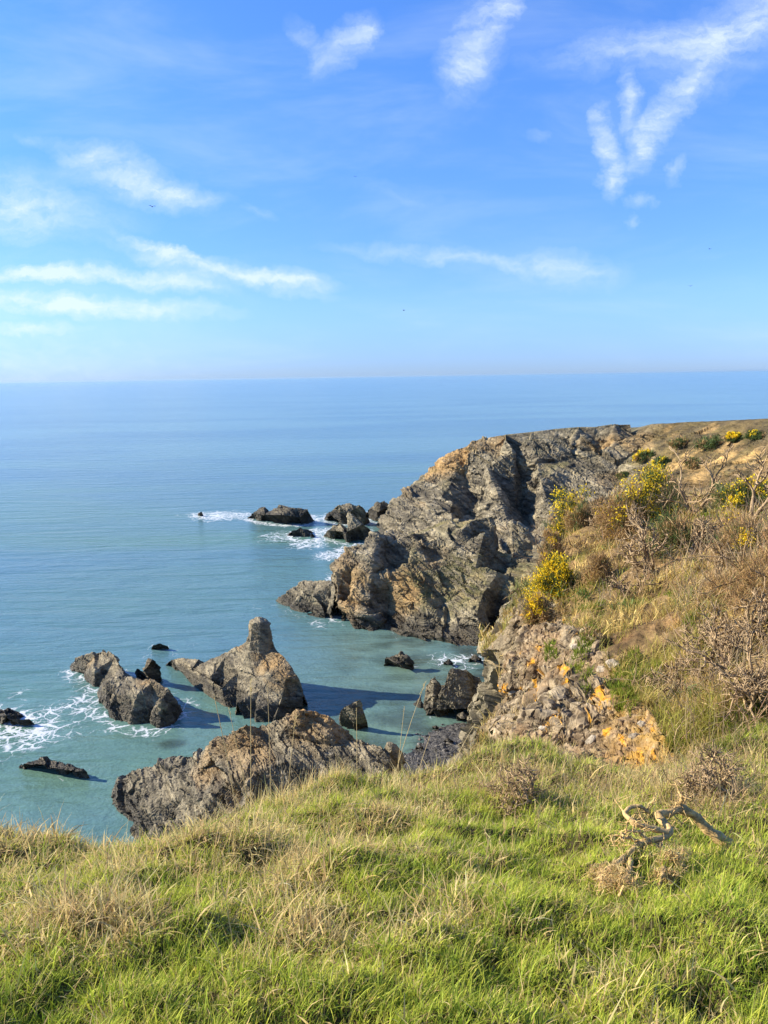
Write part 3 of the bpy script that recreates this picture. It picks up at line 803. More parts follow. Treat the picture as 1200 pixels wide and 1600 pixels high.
    # body colour: green over the sand of the cove, bluer over deep water
    deep = g.ramp(sep.outputs[1], 70, 420)
    col = g.mix(deep, SEA_NEAR, SEA_MID)
    col = g.mix(g.ramp(sep.outputs[1], 250, 3000), col, SEA_FAR)
    lf = g.noise(g.n('ShaderNodeMapping', {'Vector': pos, 'Scale': (0.0035, 0.014, 1)}, vector_type='POINT').outputs[0], 1.0, 4, 0.5, 0.5)
    col = g.mix(g.ramp(lf, 0.38, 0.62, 0.0, 0.85), col, (0.085, 0.18, 0.22))
    col = g.mix(g.math('MULTIPLY', sh, 0.65, clamp=True), col, (0.15, 0.225, 0.16))
    col = g.mix(g.math('MULTIPLY', we, 0.85, clamp=True), col, (0.035, 0.05, 0.042))
    # lace of foam
    wn = g.n('ShaderNodeTexNoise', {'Vector': pos, 'Scale': 0.35, 'Detail': 5.0, 'Roughness': 0.6}).outputs[1]
    wpos = g.n('ShaderNodeVectorMath', {0: wn, 1: (3.0, 3.0, 0.0), 2: pos}, operation='MULTIPLY_ADD').outputs[0]
    v1 = g.n('ShaderNodeTexVoronoi', {'Vector': wpos, 'Scale': 0.55}, feature='DISTANCE_TO_EDGE').outputs[0]
    v2 = g.n('ShaderNodeTexVoronoi', {'Vector': wpos, 'Scale': 1.5}, feature='DISTANCE_TO_EDGE').outputs[0]
    lace = g.math('MAXIMUM', g.ramp(v1, 0.0, 0.16, 1, 0), g.math('MULTIPLY', g.ramp(v2, 0.0, 0.2, 1, 0), 0.8))
    fn = g.noise(pos, 0.45, 5, 0.65)
    lv = g.math('ADD', g.math('MULTIPLY', lace, 0.55), g.math('MULTIPLY', fn, 0.75))
    thr = g.math('SUBTRACT', 1.2, g.math('MULTIPLY', fa, 0.62))
    fm = g.math('MULTIPLY', g.ramp(g.math('SUBTRACT', lv, thr), -0.05, 0.18), g.ramp(fa, 0.02, 0.15))
    col = g.mix(fm, col, (0.55, 0.59, 0.60))
    # swell and ripples
    m1 = g.n('ShaderNodeMapping', {'Vector': pos, 'Rotation': (0, 0, math.radians(-6)), 'Scale': (0.05, 0.22, 1)}, vector_type='POINT').outputs[0]
    m2 = g.n('ShaderNodeMapping', {'Vector': pos, 'Rotation': (0, 0, math.radians(9)), 'Scale': (0.35, 0.9, 1)}, vector_type='POINT').outputs[0]
    h1 = g.noise(m1, 1.0, 3, 0.5, 0.6)
    h2 = g.noise(m2, 1.0, 4, 0.6, 0.3)
    h3 = g.noise(pos, 2.6, 4, 0.6)
    hh = g.math('ADD', g.math('MULTIPLY', h1, 1.5), g.math('ADD', g.math('MULTIPLY', h2, 0.45), g.math('MULTIPLY', h3, 0.12)))
    bp = g.n('ShaderNodeBump', {'Strength': 1.0, 'Distance': 0.5, 'Height': hh})
    ro = g.ramp(fm, 0, 1, 0.16, 0.9)
    p = g.n('ShaderNodeBsdfPrincipled', {'Base Color': col, 'Roughness': ro, 'IOR': 1.33, 'Normal': bp.outputs[0]})
    g.n('ShaderNodeOutputMaterial', {'Surface': p.outputs[0]})
    o = mesh_obj('sea', V, F, m, None, True, None, A)
    tag(o, None, None, None, 'structure')


SEA_NEAR = (0.092, 0.190, 0.120)
SEA_MID = (0.13, 0.245, 0.25)
SEA_FAR = (0.12, 0.24, 0.275)
build_sea()


def build_haze():
    m, g = new_mat('sea air')
    v = g.n('ShaderNodeVolumePrincipled', {'Color': (0.42, 0.64, 0.82, 1), 'Density': HAZE, 'Anisotropy': 0.2})
    g.n('ShaderNodeOutputMaterial', {'Volume': v.outputs[0]})
    x0, x1, y0, y1, z0, z1 = -31000, 31000, -600, 41000, -4.0, 54.0
    V = [(x, y, z) for z in (z0, z1) for y in (y0, y1) for x in (x0, x1)]
    F = np.array([[0, 2, 3, 1], [4, 5, 7, 6], [0, 1, 5, 4], [2, 6, 7, 3], [0, 4, 6, 2], [1, 3, 7, 5]])
    o = mesh_obj('haze', V, F, m)
    tag(o, None, None, None, 'stuff')


HAZE = 0.00002
build_haze()

# ------------------------------------------------------------------ the clifftop we stand on and the slope to the right
EDGE = [(-140, 1318, 3.4), (-60, 1312, 3.5), (0, 1312, 3.55), (60, 1312, 3.6), (150, 1324, 3.65), (230, 1322, 3.8), (290, 1312, 4.0), (340, 1292, 4.3), (390, 1262, 4.7), (440, 1240, 5.0), (500, 1222, 5.3), (560, 1218, 5.5),
        (620, 1222, 5.6), (690, 1205, 5.6), (740, 1172, 5.8), (790, 1152, 6.0), (850, 1164, 5.9), (900, 1196, 5.6), (960, 1216, 5.3), (1040, 1212, 5.3), (1100, 1186, 5.6), (1160, 1150, 5.8), (1240, 1120, 6.0), (1340, 1090, 6.2)]
RIM = [(745, 1180, 9.5), (768, 1165, 10.5), (785, 1120, 12), (795, 1060, 14), (800, 1010, 16.5), (806, 960, 20), (822, 920, 22), (846, 885, 24), (880, 845, 26), (920, 818, 28), (960, 800, 29.5), (1000, 790, 30.5), (1040, 788, 31), (1090, 786, 31), (1150, 776, 30), (1220, 758, 29), (1320, 735, 28)]
SLOPE = [(900, 1190, 8.2), (860, 1165, 8.6), (960, 1190, 7.6), (1030, 1180, 7.2), (820, 1130, 10.2), (850, 1080, 11.0), (830, 1030, 13.5), (830, 985, 16.5), (870, 1000, 14.5), (900, 1080, 10.2), (940, 1130, 8.8), (950, 1060, 10.3), (1000, 1100, 8.8), (1050, 1130, 7.8),
         (900, 940, 18), (860, 935, 20), (930, 1000, 13), (985, 1010, 11.8), (950, 900, 19.5), (1000, 940, 15), (1050, 1030, 10), (1100, 1090, 8), (1150, 1120, 7), (1060, 960, 13), (1120, 1000, 10), (1190, 1060, 7.8), (1250, 1080, 7), (1040, 900, 16.5), (1110, 930, 12.8), (1190, 980, 9.6), (1280, 1000, 8.4),
         (900, 880, 23), (960, 840, 25.5), (1030, 840, 22), (1010, 812, 27), (1090, 860, 17.5), (1090, 812, 24), (1160, 880, 13.8), (1160, 800, 22), (1230, 900, 11.5), (1240, 800, 19), (1340, 900, 10), (1340, 800, 16)]
MOUNDS = [(140, 1490, 2.15, 0.20, 0.085), (520, 1385, 2.75, 0.2, 0.085), (25, 1350, 3.3, 0.3, 0.05), (800, 1250, 4.6, 0.35, 0.12), (1010, 1290, 3.9, 0.4, 0.06), (380, 1340, 3.3, 0.3, 0.07), (620, 1300, 4.0, 0.4, 0.07), (680, 1500, 2.1, 0.14, 0.05), (1130, 1260, 4.4, .4, .10), (560, 1300, 3.9, .25, .07), (430, 1300, 3.9, .25, .06), (900, 1330, 3.3, .25, .06), (300, 1480, 2.2, .16, .05), (830, 1450, 2.35, .18, .05), (1120, 1480, 2.2, .2, .05)]


def build_near():
    pts = []
    for x in (-6, -3, 0, 3, 7):
        pts.append(np.array([x, -4.0, 33.5])); pts.append(np.array([x, -1.0, 33.42]))
    for px in (-700, -200, 300, 600, 900, 1400, 1900):
        for py, y in ((1700, 1.45), (1600, 1.67), (1500, 2.0), (1420, 2.4), (1360, 2.85)):
            pts.append(Y(px, py, y))
    for px, py, y in ((500, 1300, 3.9), (700, 1300, 3.9), (900, 1300, 3.8), (1000, 1310, 3.6), (1100, 1300, 3.7), (1200, 1290, 3.8), (1350, 1270, 3.9), (700, 1250, 4.8), (600, 1255, 4.7), (900, 1250, 4.7), (1050, 1250, 4.5), (1150, 1230, 4.7), (1250, 1210, 4.9), (250, 1345, 3.3), (-200, 1345, 3.0), (100, 1350, 3.2), (420, 1290, 4.0)):
        pts.append(Y(px, py, y))
    for e in EDGE:
        p = Y(*e)
        pts.append(p)
        if e[0] < 700:
            for dy, dz in ((0.5, -0.7), (1.6, -3.0), (5, -12), (9, -24), (13, -34.5)):
                pts.append(p + np.array([0.02 * dy * (e[0] - 400) / 400, dy, dz]))
    for x in (-14, -9):
        for y, z in ((-4, 33.3), (1, 32.6), (2.6, 32.0), (4.0, 29), (8, 18), (16, 0)):
            pts.append(np.array([x, y, z]))
    for e in EDGE[16:]:                              # small dip behind the turf
        p = Y(e[0], e[1] + 22, e[2] + 0.9)
        pts.append(p)
    for q in RIM + SLOPE:
        pts.append(Y(*q))
    # the rim falls away to the shore, the sides of the cove
    for px, py, y in ((788, 1000, 30), (776, 1035, 42), (764, 1070, 52), (752, 1110, 60), (744, 1145, 63), (812, 965, 32), (835, 930, 45), (860, 910, 62), (885, 890, 85),
                      (756, 1128, 30), (748, 1150, 40)):
        p = Y(px, py, y)
        pts.append(p)
    for px, py in ((748, 1165), (752, 1120), (766, 1075), (780, 1040), (798, 1005), (830, 975), (880, 950)):
        pts.append(Z(px, py, -2.5))
    for x, y, z in ((1.55, 10.6, 22), (2.2, 13, 10), (3.3, 20, -1), (5.0, 34, -1), (6.6, 50, -1), (3.4, 17, 14), (5.6, 36, 8), (7.0, 50, 5)):
        pts.append(np.array([x, y, z]))
    for px, py, y in ((870, 870, 60), (930, 850, 60), (1000, 835, 60), (1080, 825, 60), (1160, 815, 60), (1260, 800, 60), (1400, 780, 60), (880, 860, 95), (960, 850, 95), (1060, 840, 95), (1200, 815, 95), (1400, 790, 95)):
        p = Y(px, py, y); p[2] -= 1.2; pts.append(p)
    for x, y, z in ((9, -4, 34), (9, 2, 33.8), (9, 6, 33.6), (14, 8, 33.8), (22, 14, 34), (35, 30, 34), (60, 60, 33)):
        pts.append(np.array([x, y, z]))
    V, F = tin(pts)
    V, F = refine(V, F, 0.02, 0.03, 9, 4.0, 200000)
    V, F = above_sea(V, F, -0.8)
    V = relax(V, F, 5, 0.6)
    V, F = refine(V, F, 0.0034, 0.012, 9, 6.0, 560000)
    V = relax(V, F, 3, 0.5)
    ct = V[F].mean(1)
    fx, fy, _ = proj(ct)
    onf = in_poly(fx, fy, ROCKFACE) & (ct[:, 1] > 6.3) & (ct[:, 1] < 30)
    onf |= (ct[:, 2] < 29.5) & (ct[:, 2] > 2) & (ct[:, 1] < 70) & (fx > 690) & (fx < 830) & (fy > 930) & (fy < 1220)
    F1, F2 = F[onf], F[~onf]
    u, inv = np.unique(F1, return_inverse=True)
    Va, Fa = refine(V[u], inv.reshape(-1, 3), 0.0019, 0.01, 3, 6.0, 420000)
    F = np.concatenate([F2, np.where(Fa < len(u), u[np.minimum(Fa, len(u) - 1)], Fa - len(u) + len(V))])
    V = np.concatenate([V, Va[len(u):]])
    for px, py, y, r, h in MOUNDS:
        c = Y(px, py, y)
        d2 = ((V[:, 0] - c[0]) ** 2 + (V[:, 1] - c[1]) ** 2) / r ** 2
        V[:, 2] += h * np.exp(-d2 * 1.2)
    px, py, w = proj(V)
    dist = np.linalg.norm(V - EYE, axis=1)
    turf = (V[:, 1] < 6.6) & (V[:, 2] > 31)
    V[:, 2] += np.where(turf, 0.10 * fbm(V / 0.42, 3, 400) + 0.055 * fbm(V / 0.16, 3, 401), 0)
    dy = 0.36 * fbm(V / 1.6, 4, 403) + 0.30 * ridged(V / 1.3, 3, 404)
    V[:, 2] += np.where(turf, 0, dy * sstep(6.5, 9, V[:, 1]))
    # bare rock: the broken face below the gorse and everything under the rim
    face = in_poly(px, py, ROCKFACE) & (V[:, 1] > 6.3) & (V[:, 1] < 30)
    facef = face.astype(float)
    under = sstep(29.6, 27.0, V[:, 2])
    rk = np.maximum(facef, under * (V[:, 1] > 6))
    E = np.concatenate([F[:, [0, 1]], F[:, [1, 2]], F[:, [2, 0]]])
    for _ in range(6):
        s = np.bincount(E[:, 0], weights=rk[E[:, 1]], minlength=len(V)) + np.bincount(E[:, 1], weights=rk[E[:, 0]], minlength=len(V))
        n = np.bincount(E[:, 0], minlength=len(V)) + np.bincount(E[:, 1], minlength=len(V))
        rk = 0.5 * rk + 0.5 * s / np.maximum(n, 1)
    V1, inf1 = rock_disp(V, F, 0.95, 0.22, 51)
    fc1, fi1 = facets((V + 0.03 * np.stack([fbm(V / 0.1, 2, 71), fbm(V / 0.1, 2, 72), fbm(V / 0.1, 2, 73)], 1)) / 0.11, 74)
    fc2, fi2 = facets(V / 0.055, 75)
    V1 = V1 + vnormals(V, F) * (0.020 * fc1 + 0.012 * fc2)[:, None]
    V2, inf2 = rock_disp(V, F, 3.0, 0.9, 52)
    far = sstep(24, 34, V[:, 1])
    far2 = np.maximum(far, sstep(29.0, 26.5, V[:, 2]))
    V = V + (V1 - V) * (rk * (1 - far2))[:, None] + (V2 - V) * (rk * far2)[:, None]
    far = far2
    n = len(V)
    # colours
    c_rock, _ = rock_colour(V, F, inf2, 52, np.full(n, 0.0), np.full(n, 0.2), 1.2)
    st = fi1 * 0.40 + fi2 * 0.22 + 0.2 + 0.4 * fbm(V / 0.30, 4, 410)
    c_face = lerp([0.09, 0.066, 0.04], [0.40, 0.32, 0.20], sstep(0.2, 0.95, st))
    c_face = lerp(c_face, np.tile([0.30, 0.185, 0.085], (n, 1)), np.clip(fbm(V / 1.2, 4, 411) * 1.2 + 0.12 + 0.45 * sstep(900, 980, px), 0, 0.7))
    low = sstep(930, 985, px) * sstep(1085, 1120, py)
    yl = np.clip(low * (0.42 + 1.3 * fbm(V / 0.22, 4, 412)), 0, 0.85)
    c_face = lerp(c_face, np.tile([0.34, 0.20, 0.035], (n, 1)), yl)
    lich = np.zeros(n)
    for a, b, r in LICHEN:
        r = r * 0.72
        lich = np.maximum(lich, sstep(1.0, 0.6, np.sqrt(((px - a) / r) ** 2 + ((py - b) / (r * 1.1)) ** 2) + 1.5 * np.abs(fbm(V / 0.06, 3, 413))))
    c_face = lerp(c_face, lerp([0.50, 0.22, 0.012], [0.58, 0.31, 0.03], np.clip(0.5 + fbm(V / 0.1, 2, 414), 0, 1)), lich * 0.95)
    f1 = fbm(V / 0.8, 4, 415)
    c_soil = lerp([0.09, 0.058, 0.026], [0.27, 0.18, 0.075], sstep(-0.5, 0.5, f1))
    c_soil = lerp(c_soil, np.tile([0.40, 0.20, 0.085], (n, 1)), sstep(0.2, 0.6, fbm(V / 1.5, 3, 416)) * 0.6)
    c_turf = lerp([0.035, 0.03, 0.012], [0.10, 0.075, 0.03], sstep(-0.4, 0.4, fbm(V / 0.35, 3, 417)))
    c = lerp(c_soil, c_turf, turf.astype(float))
    c = lerp(c, c_face, rk * (1 - far))
    c = lerp(c, c_rock, rk * far)
    m = M_SOIL
    # one sheet for the turf, one for the slope
    ct = V[F].mean(1)
    tf = (ct[:, 1] < 6.6) & (ct[:, 2] > 29.5)
    out = []
    for nm, sel in (('clifftop_ground', tf), ('cliff_slope', ~tf)):
        u, inv = np.unique(F[sel], return_inverse=True)
        o = mesh_obj(nm, V[u], inv.reshape(-1, 3), m, None, nm == 'clifftop_ground', c[u])
        tag(o, None, None, None, 'structure')
    return V, F


ROCKFACE = [(800, 955), (838, 945), (868, 960), (890, 985), (930, 1000), (945, 1045), (962, 1070), (985, 1085), (1015, 1110), (1035, 1150), (1060, 1195), (960, 1215), (900, 1205), (770, 1185), (770, 1110), (790, 1020)]
LICHEN = [(843, 1025, 9), (832, 1042, 9), (862, 1034, 8), (815, 1030, 7), (880, 972, 8), (895, 1070, 10), (893, 1082, 9), (897, 1105, 10), (885, 1118, 8), (849, 1074, 8), (834, 1094, 9), (822, 1085, 8), (850, 1112, 9), (824, 1108, 6), (868, 1150, 12), (860, 1160, 9), (880, 1155, 8), (792, 1085, 9), (800, 1078, 7),
          (940, 1096, 14), (953, 1096, 9), (928, 1105, 9), (935, 1133, 15), (950, 1130, 10), (955, 1165, 15), (1000, 1190, 14), (1027, 1160, 14), (1020, 1190, 10), (880, 985, 5), (865, 990, 5), (855, 1050, 5), (905, 1040, 6), (920, 1150, 8), (975, 1180, 9), (818, 965, 6)]


def soil_material():
    m, g = new_mat('turf soil and stones')
    pos = g.n('ShaderNodeNewGeometry').outputs['Position']
    col = g.n('ShaderNodeAttribute', attribute_name='Col').outputs[0]
    n1 = g.noise(pos, 9, 6, 0.7)
    n2 = g.noise(pos, 45, 5, 0.7)
    v = g.math('ADD', g.ramp(n1, 0.25, 0.75, 0.6, 1.35), g.ramp(n2, 0.25, 0.75, -0.28, 0.28))
    cc = g.n('ShaderNodeVectorMath', {0: col, 3: v}, operation='SCALE').outputs[0]
    bp = g.n('ShaderNodeBump', {'Strength': 0.6, 'Distance': 0.05, 'Height': g.math('ADD', n1, g.math('MULTIPLY', n2, 0.4))})
    p = g.n('ShaderNodeBsdfPrincipled', {'Base Color': cc, 'Roughness': 0.95, 'Normal': bp.outputs[0], 'Specular IOR Level': 0.15})
    g.n('ShaderNodeOutputMaterial', {'Surface': p.outputs[0]})
    return m


M_SOIL = soil_material()
NV, NF = build_near()

# sampling of the near ground --------------------------------------------------
_a, _b, _c = NV[NF[:, 0]], NV[NF[:, 1]], NV[NF[:, 2]]
_cr = np.cross(_b - _a, _c - _a)
_ar = np.linalg.norm(_cr, axis=1) / 2
_nm = _cr / np.maximum(2 * _ar[:, None], 1e-12)
_ct = (_a + _b + _c) / 3
_pxc, _pyc, _wc = proj(_ct)
_dc = np.linalg.norm(_ct - EYE, axis=1)
_inview = (_wc > 0.3) & (_pxc > -120) & (_pxc < 1320) & (_pyc < 1780) & (_pyc > 500)
_round = (_wc > 0.2) & (_pxc > -900) & (_pxc < 2100) & (_pyc < 2600) & (_pyc > 500)
_seen = np.where(_inview, 1.0, np.where(_round, 0.4, 0.0))


def sample(n, mask, power=2.0, seed=0):
    """n places on the near ground inside mask, thinned with distance"""
    rng = np.random.default_rng(seed)
    wgt = _ar * mask * _seen / _dc ** power
    cs = np.cumsum(wgt)
    i = np.searchsorted(cs, rng.random(n) * cs[-1])
    r1, r2 = np.sqrt(rng.random(n)), rng.random(n)
    P = _a[i] * (1 - r1)[:, None] + _b[i] * (r1 * (1 - r2))[:, None] + _c[i] * (r1 * r2)[:, None]
    return P, _nm[i], rng


_TV = NV[(NV[:, 2] > 28)]


def ground_at(px, py, y0=0, y1=99):
    """the point of the near ground seen at px, py"""
    m = _inview & (_ct[:, 1] > y0) & (_ct[:, 1] < y1)
    d = (_pxc - px) ** 2 + (_pyc - py) ** 2 + np.where(m, 0, 1e9)
    k = np.argsort(d)[:6]
    return _ct[k[np.argmin(_dc[k])]]


class Blades:
    def __init__(s):
        s.V, s.F, s.C, s.n = [], [], [], 0

    def add(s, P, L, W, tilt, curl, azim, colb, colt, seg=3, twist=0.5, rng=None, upn=None):
        n = len(P)
        rng = rng or np.random.default_rng(1)
        dirv = np.stack([np.cos(azim), np.sin(azim), np.zeros(n)], 1)
        sa = azim + math.pi / 2 + rng.normal(0, twist, n)
        side = np.stack([np.cos(sa), np.sin(sa), rng.normal(0, 0.25, n)], 1)
        pos = P.copy()
        rows, cols = [], []
        for k in range(seg + 1):
            t = k / seg
            wk = W * (1 - t ** 1.6) * (0.75 + 0.5 * t * (1 - t) * 2)
            if k == seg:
                wk = W * 0.06
            rows.append(np.stack([pos - side * wk[:, None] / 2, pos + side * wk[:, None] / 2], 1))
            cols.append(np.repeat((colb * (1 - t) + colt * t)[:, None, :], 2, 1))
            th = tilt + curl * (t + 0.5 / seg)
            pos = pos + (dirv * np.sin(th)[:, None] + np.array([0, 0, 1.0]) * np.cos(th)[:, None]) * (L / seg)[:, None]
        V = np.stack(rows, 1).reshape(n, (seg + 1) * 2, 3)
        C = np.stack(cols, 1).reshape(n, (seg + 1) * 2, 3)
        base = s.n + np.arange(n)[:, None] * ((seg + 1) * 2)
        f = np.concatenate([np.stack([base + 2 * k, base + 2 * k + 1, base + 2 * k + 3, base + 2 * k + 2], 2) for k in range(seg)], 1).reshape(-1, 4)
        s.V.append(V.reshape(-1, 3)); s.C.append(C.reshape(-1, 3)); s.F.append(f)
        s.n += n * (seg + 1) * 2

    def build(s, name, mat=None, parent=None):
        return mesh_obj(name, np.concatenate(s.V), np.concatenate(s.F), mat or M_PLANT, parent, False, np.concatenate(s.C))


def vary(rng, base, n, v=0.22, h=0.06):
    b = np.asarray(base, float)
    k = np.exp(rng.normal(0, v, n))[:, None]
    return np.clip(b * k * np.exp(rng.normal(0, h, (n, 3))), 0.004, 0.95)


GREEN = np.array([0.33, 0.41, 0.035])
LIME = np.array([0.66, 0.65, 0.095])
DEEP = np.array([0.085, 0.15, 0.018])
STRAW = np.array([0.64, 0.48, 0.18])
TAN = np.array([0.42, 0.31, 0.14])
PALE = np.array([0.76, 0.62, 0.30])
BROWN = np.array([0.22, 0.135, 0.06])

TURF = (_ct[:, 1] < 6.6) & (_ct[:, 2] > 31)


def dryness(P):
    """how much of the turf is dead at a place, 0..1"""
    px, py, w = proj(P)
    d = 0.16 + 0.95 * fbm(P / 0.36, 4, 500)
    d += 0.18 * sstep(1400, 1280, py)
    d -= 0.12 * sstep(1420, 1560, py)
    for a, b, rx, ry, s in ((150, 1440, 110, 45, .8), (0, 1330, 110, 40, .7), (430, 1225, 110, 70, .55), (380, 1330, 150, 40, .4), (470, 1420, 80, 60, .55), (800, 1225, 120, 45, .5), (1090, 1230, 160, 50, .6), (330, 1440, 60, 40, .3), (640, 1250, 80, 40, .3), (700, 1470, 60, 50, .3), (870, 1330, 60, 40, -.3), (560, 1390, 60, 50, -.5), (1100, 1400, 140, 60, -.5), (520, 1260, 60, 25, -.5), (740, 1300, 90, 50, -.2), (280, 1420, 60, 30, -.35), (600, 1225, 60, 20, -.4), (250, 1520, 120, 50, -.3)):
        d += s * np.exp(-((px - a) / rx) ** 2 - ((py - b) / ry) ** 2)
    return np.clip(d, 0, 1)


def build_turf():
    wind = math.radians(20)
    # living blades
    g = Blades()
    P, N, rng = sample(GRASS_N, TURF, 1.7, 11)
    dr = dryness(P)
    keep = rng.random(len(P)) > dr * 0.72
    P, dr = P[keep], dr[keep]
    n = len(P)
    tuft = fbm(P / 0.12, 3, 510)
    L = (0.036 + 0.030 * rng.random(n)) * np.exp(0.55 * tuft + rng.normal(0, 0.3, n)) * (0.9 + 0.35 * sstep(3, 5, P[:, 1]))
    W = 0.0033 * np.exp(rng.normal(0, 0.35, n)) * (0.8 + 0.1 * P[:, 1])
    mixc = np.clip(0.42 + 1.0 * fbm(P / 0.22, 3, 511) + rng.normal(0, 0.25, n), 0, 1)  # dark greens weighted up: deep shade among the blades put into their colour
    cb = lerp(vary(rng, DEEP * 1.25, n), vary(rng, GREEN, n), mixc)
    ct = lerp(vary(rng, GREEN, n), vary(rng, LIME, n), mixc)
    yel = (rng.random(n) < 0.12)[:, None]
    ct = np.where(yel, vary(rng, STRAW, n), ct)
    az = rng.uniform(0, 2 * math.pi, n)
    az = np.where(rng.random(n) < 0.35, wind + rng.normal(0, 0.6, n), az)
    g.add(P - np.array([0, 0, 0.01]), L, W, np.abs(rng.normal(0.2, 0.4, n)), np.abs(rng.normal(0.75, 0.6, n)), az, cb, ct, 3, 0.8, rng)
    tag(g.build('grass'), 'short green turf grass covering the clifftop', 'grass', None, 'stuff')
    # dead blades lying through it
    g = Blades()
    P, N, rng = sample(int(GRASS_N * 0.6), TURF, 1.7, 12)
    dr = dryness(P)
    keep = rng.random(len(P)) < 0.10 + dr * 0.95
    P, dr = P[keep], dr[keep]
    n = len(P)
    L = (0.04 + 0.06 * rng.random(n)) * np.exp(rng.normal(0, 0.35, n)) * (0.7 + 0.6 * dr)
    W = 0.0036 * np.exp(rng.normal(0, 0.4, n)) * (1 + 0.1 * P[:, 1])
    k = np.clip(rng.random(n) + 0.5 * fbm(P / 0.3, 3, 520), 0, 1)
    cb = lerp(vary(rng, TAN, n), vary(rng, STRAW, n), k)
    ct = lerp(vary(rng, STRAW, n), vary(rng, PALE, n), k)
    gr = (rng.random(n) < 0.12)[:, None]
    cb = np.where(gr, vary(rng, BROWN, n), cb)
    az = rng.uniform(0, 2 * math.pi, n)
    g.add(P - np.array([0, 0, 0.005]), L, W, np.abs(rng.normal(0.7, 0.5, n)), rng.normal(1.1, 1.0, n), az, cb, ct, 4, 0.9, rng)
    # matted hay over the hummocks
    for px, py, y, r, h in MOUNDS[:4] + MOUNDS[8:11]:
        c = Y(px, py, y)
        msk = ((_ct[:, 0] - c[0]) ** 2 + (_ct[:, 1] - c[1]) ** 2 < (r * 1.25) ** 2) & TURF
        P, N, rng = sample(550, msk, 0, int(px))
        n = len(P)
        out = np.arctan2(P[:, 1] - c[1], P[:, 0] - c[0]) + rng.normal(0, 0.7, n)
        g.add(P, 0.05 + 0.09 * rng.random(n), 0.0040 * np.exp(rng.normal(0, 0.3, n)), np.abs(rng.normal(0.9, 0.4, n)), np.abs(rng.normal(1.3, 0.6, n)), out, vary(rng, TAN * 0.9, n), vary(rng, STRAW * 0.9, n), 5, 0.8, rng)
    # taller dead grass fringing the edge
    em = TURF & (_pyc < 1300) & (_pxc > 350) & (_pxc < 640) & (_ct[:, 1] > 4.6)
    P, N, rng = sample(5200, em, 0, 71)
    P = P[fbm(P / 0.28, 3, 660) > 0.08]
    n = len(P)
    g.add(P, 0.07 + 0.17 * rng.random(n) ** 1.6, np.full(n, 0.0042), np.abs(rng.normal(0.15, 0.2, n)), rng.normal(0.5, 0.5, n), rng.uniform(0, 6.28, n), vary(rng, STRAW, n), vary(rng, PALE * 0.9, n), 4, 0.6, rng)
    em = TURF & (_ct[:, 1] > 4.6) & (_pyc < 1260) & (_pxc > 480)
    P, N, rng = sample(6000, em, 0, 72)
    n = len(P)
    g.add(P, 0.05 + 0.09 * rng.random(n) ** 1.6, np.full(n, 0.0042), np.abs(rng.normal(0.2, 0.25, n)), rng.normal(0.6, 0.6, n), rng.uniform(0, 6.28, n), vary(rng, STRAW, n), vary(rng, PALE * 0.9, n), 4, 0.6, rng)
    # brown scrub litter spilling over the brow
    em = TURF & (((_pxc > 1010) & (_pyc > 1150) & (_pyc < 1285)) | ((_pxc > 640) & (_pxc < 960) & (_pyc > 1180) & (_pyc < 1262)))
    P, N, rng = sample(6500, em, 0.5, 73)
    keep = fbm(P / 0.35, 3, 670) + 0.35 * (proj(P)[0] > 1000) > 0.10
    P = P[keep]
    n = len(P)
    g.add(P + np.array([0, 0, 1.0]) * rng.uniform(0, 0.07, (n, 1)), 0.08 + 0.18 * rng.random(n), 0.0042 * np.exp(rng.normal(0, 0.3, n)), rng.uniform(0.5, 1.7, n), rng.normal(0, 1.3, n), rng.uniform(0, 6.28, n), vary(rng, [0.25, 0.165, 0.08], n, 0.4), vary(rng, [0.46, 0.34, 0.17], n, 0.4), 4, 0.9, rng)
    tag(g.build('dry_grass'), 'straw coloured dead grass matted through the clifftop turf', 'dry grass', None, 'stuff')


GRASS_N = 400000
build_turf()

# ------------------------------------------------------------------ growth on the slope
GREENS = [[(868, 935), (905, 908), (925, 930), (918, 958), (880, 955)], [(918, 910), (942, 905), (945, 960), (930, 1000), (908, 1050), (888, 1050), (905, 1000), (920, 970)],
          [(955, 1050), (990, 1010), (1010, 1030), (1005, 1090), (985, 1120), (955, 1110)], [(1066, 975), (1085, 962), (1112, 970), (1105, 1005), (1075, 1005)],
          [(1035, 1165), (1100, 1140), (1160, 1105), (1200, 1100), (1200, 1140), (1140, 1175), (1060, 1185)], [(1080, 800), (1140, 785), (1190, 780), (1190, 800), (1100, 815)], [(838, 880), (852, 866), (862, 890), (850, 905)], [(1060, 800), (1085, 790), (1100, 805), (1070, 815)], [(960, 920), (990, 915), (1000, 945), (970, 950)], [(1040, 930), (1075, 915), (1085, 945), (1050, 955)], [(1120, 1030), (1160, 1020), (1165, 1050), (1125, 1060)], [(1000, 1040), (1030, 1030), (1040, 1070), (1010, 1085)], [(850, 1010), (868, 1005), (872, 1030), (852, 1035)], [(905, 1055), (925, 1050), (925, 1085), (908, 1085)]]


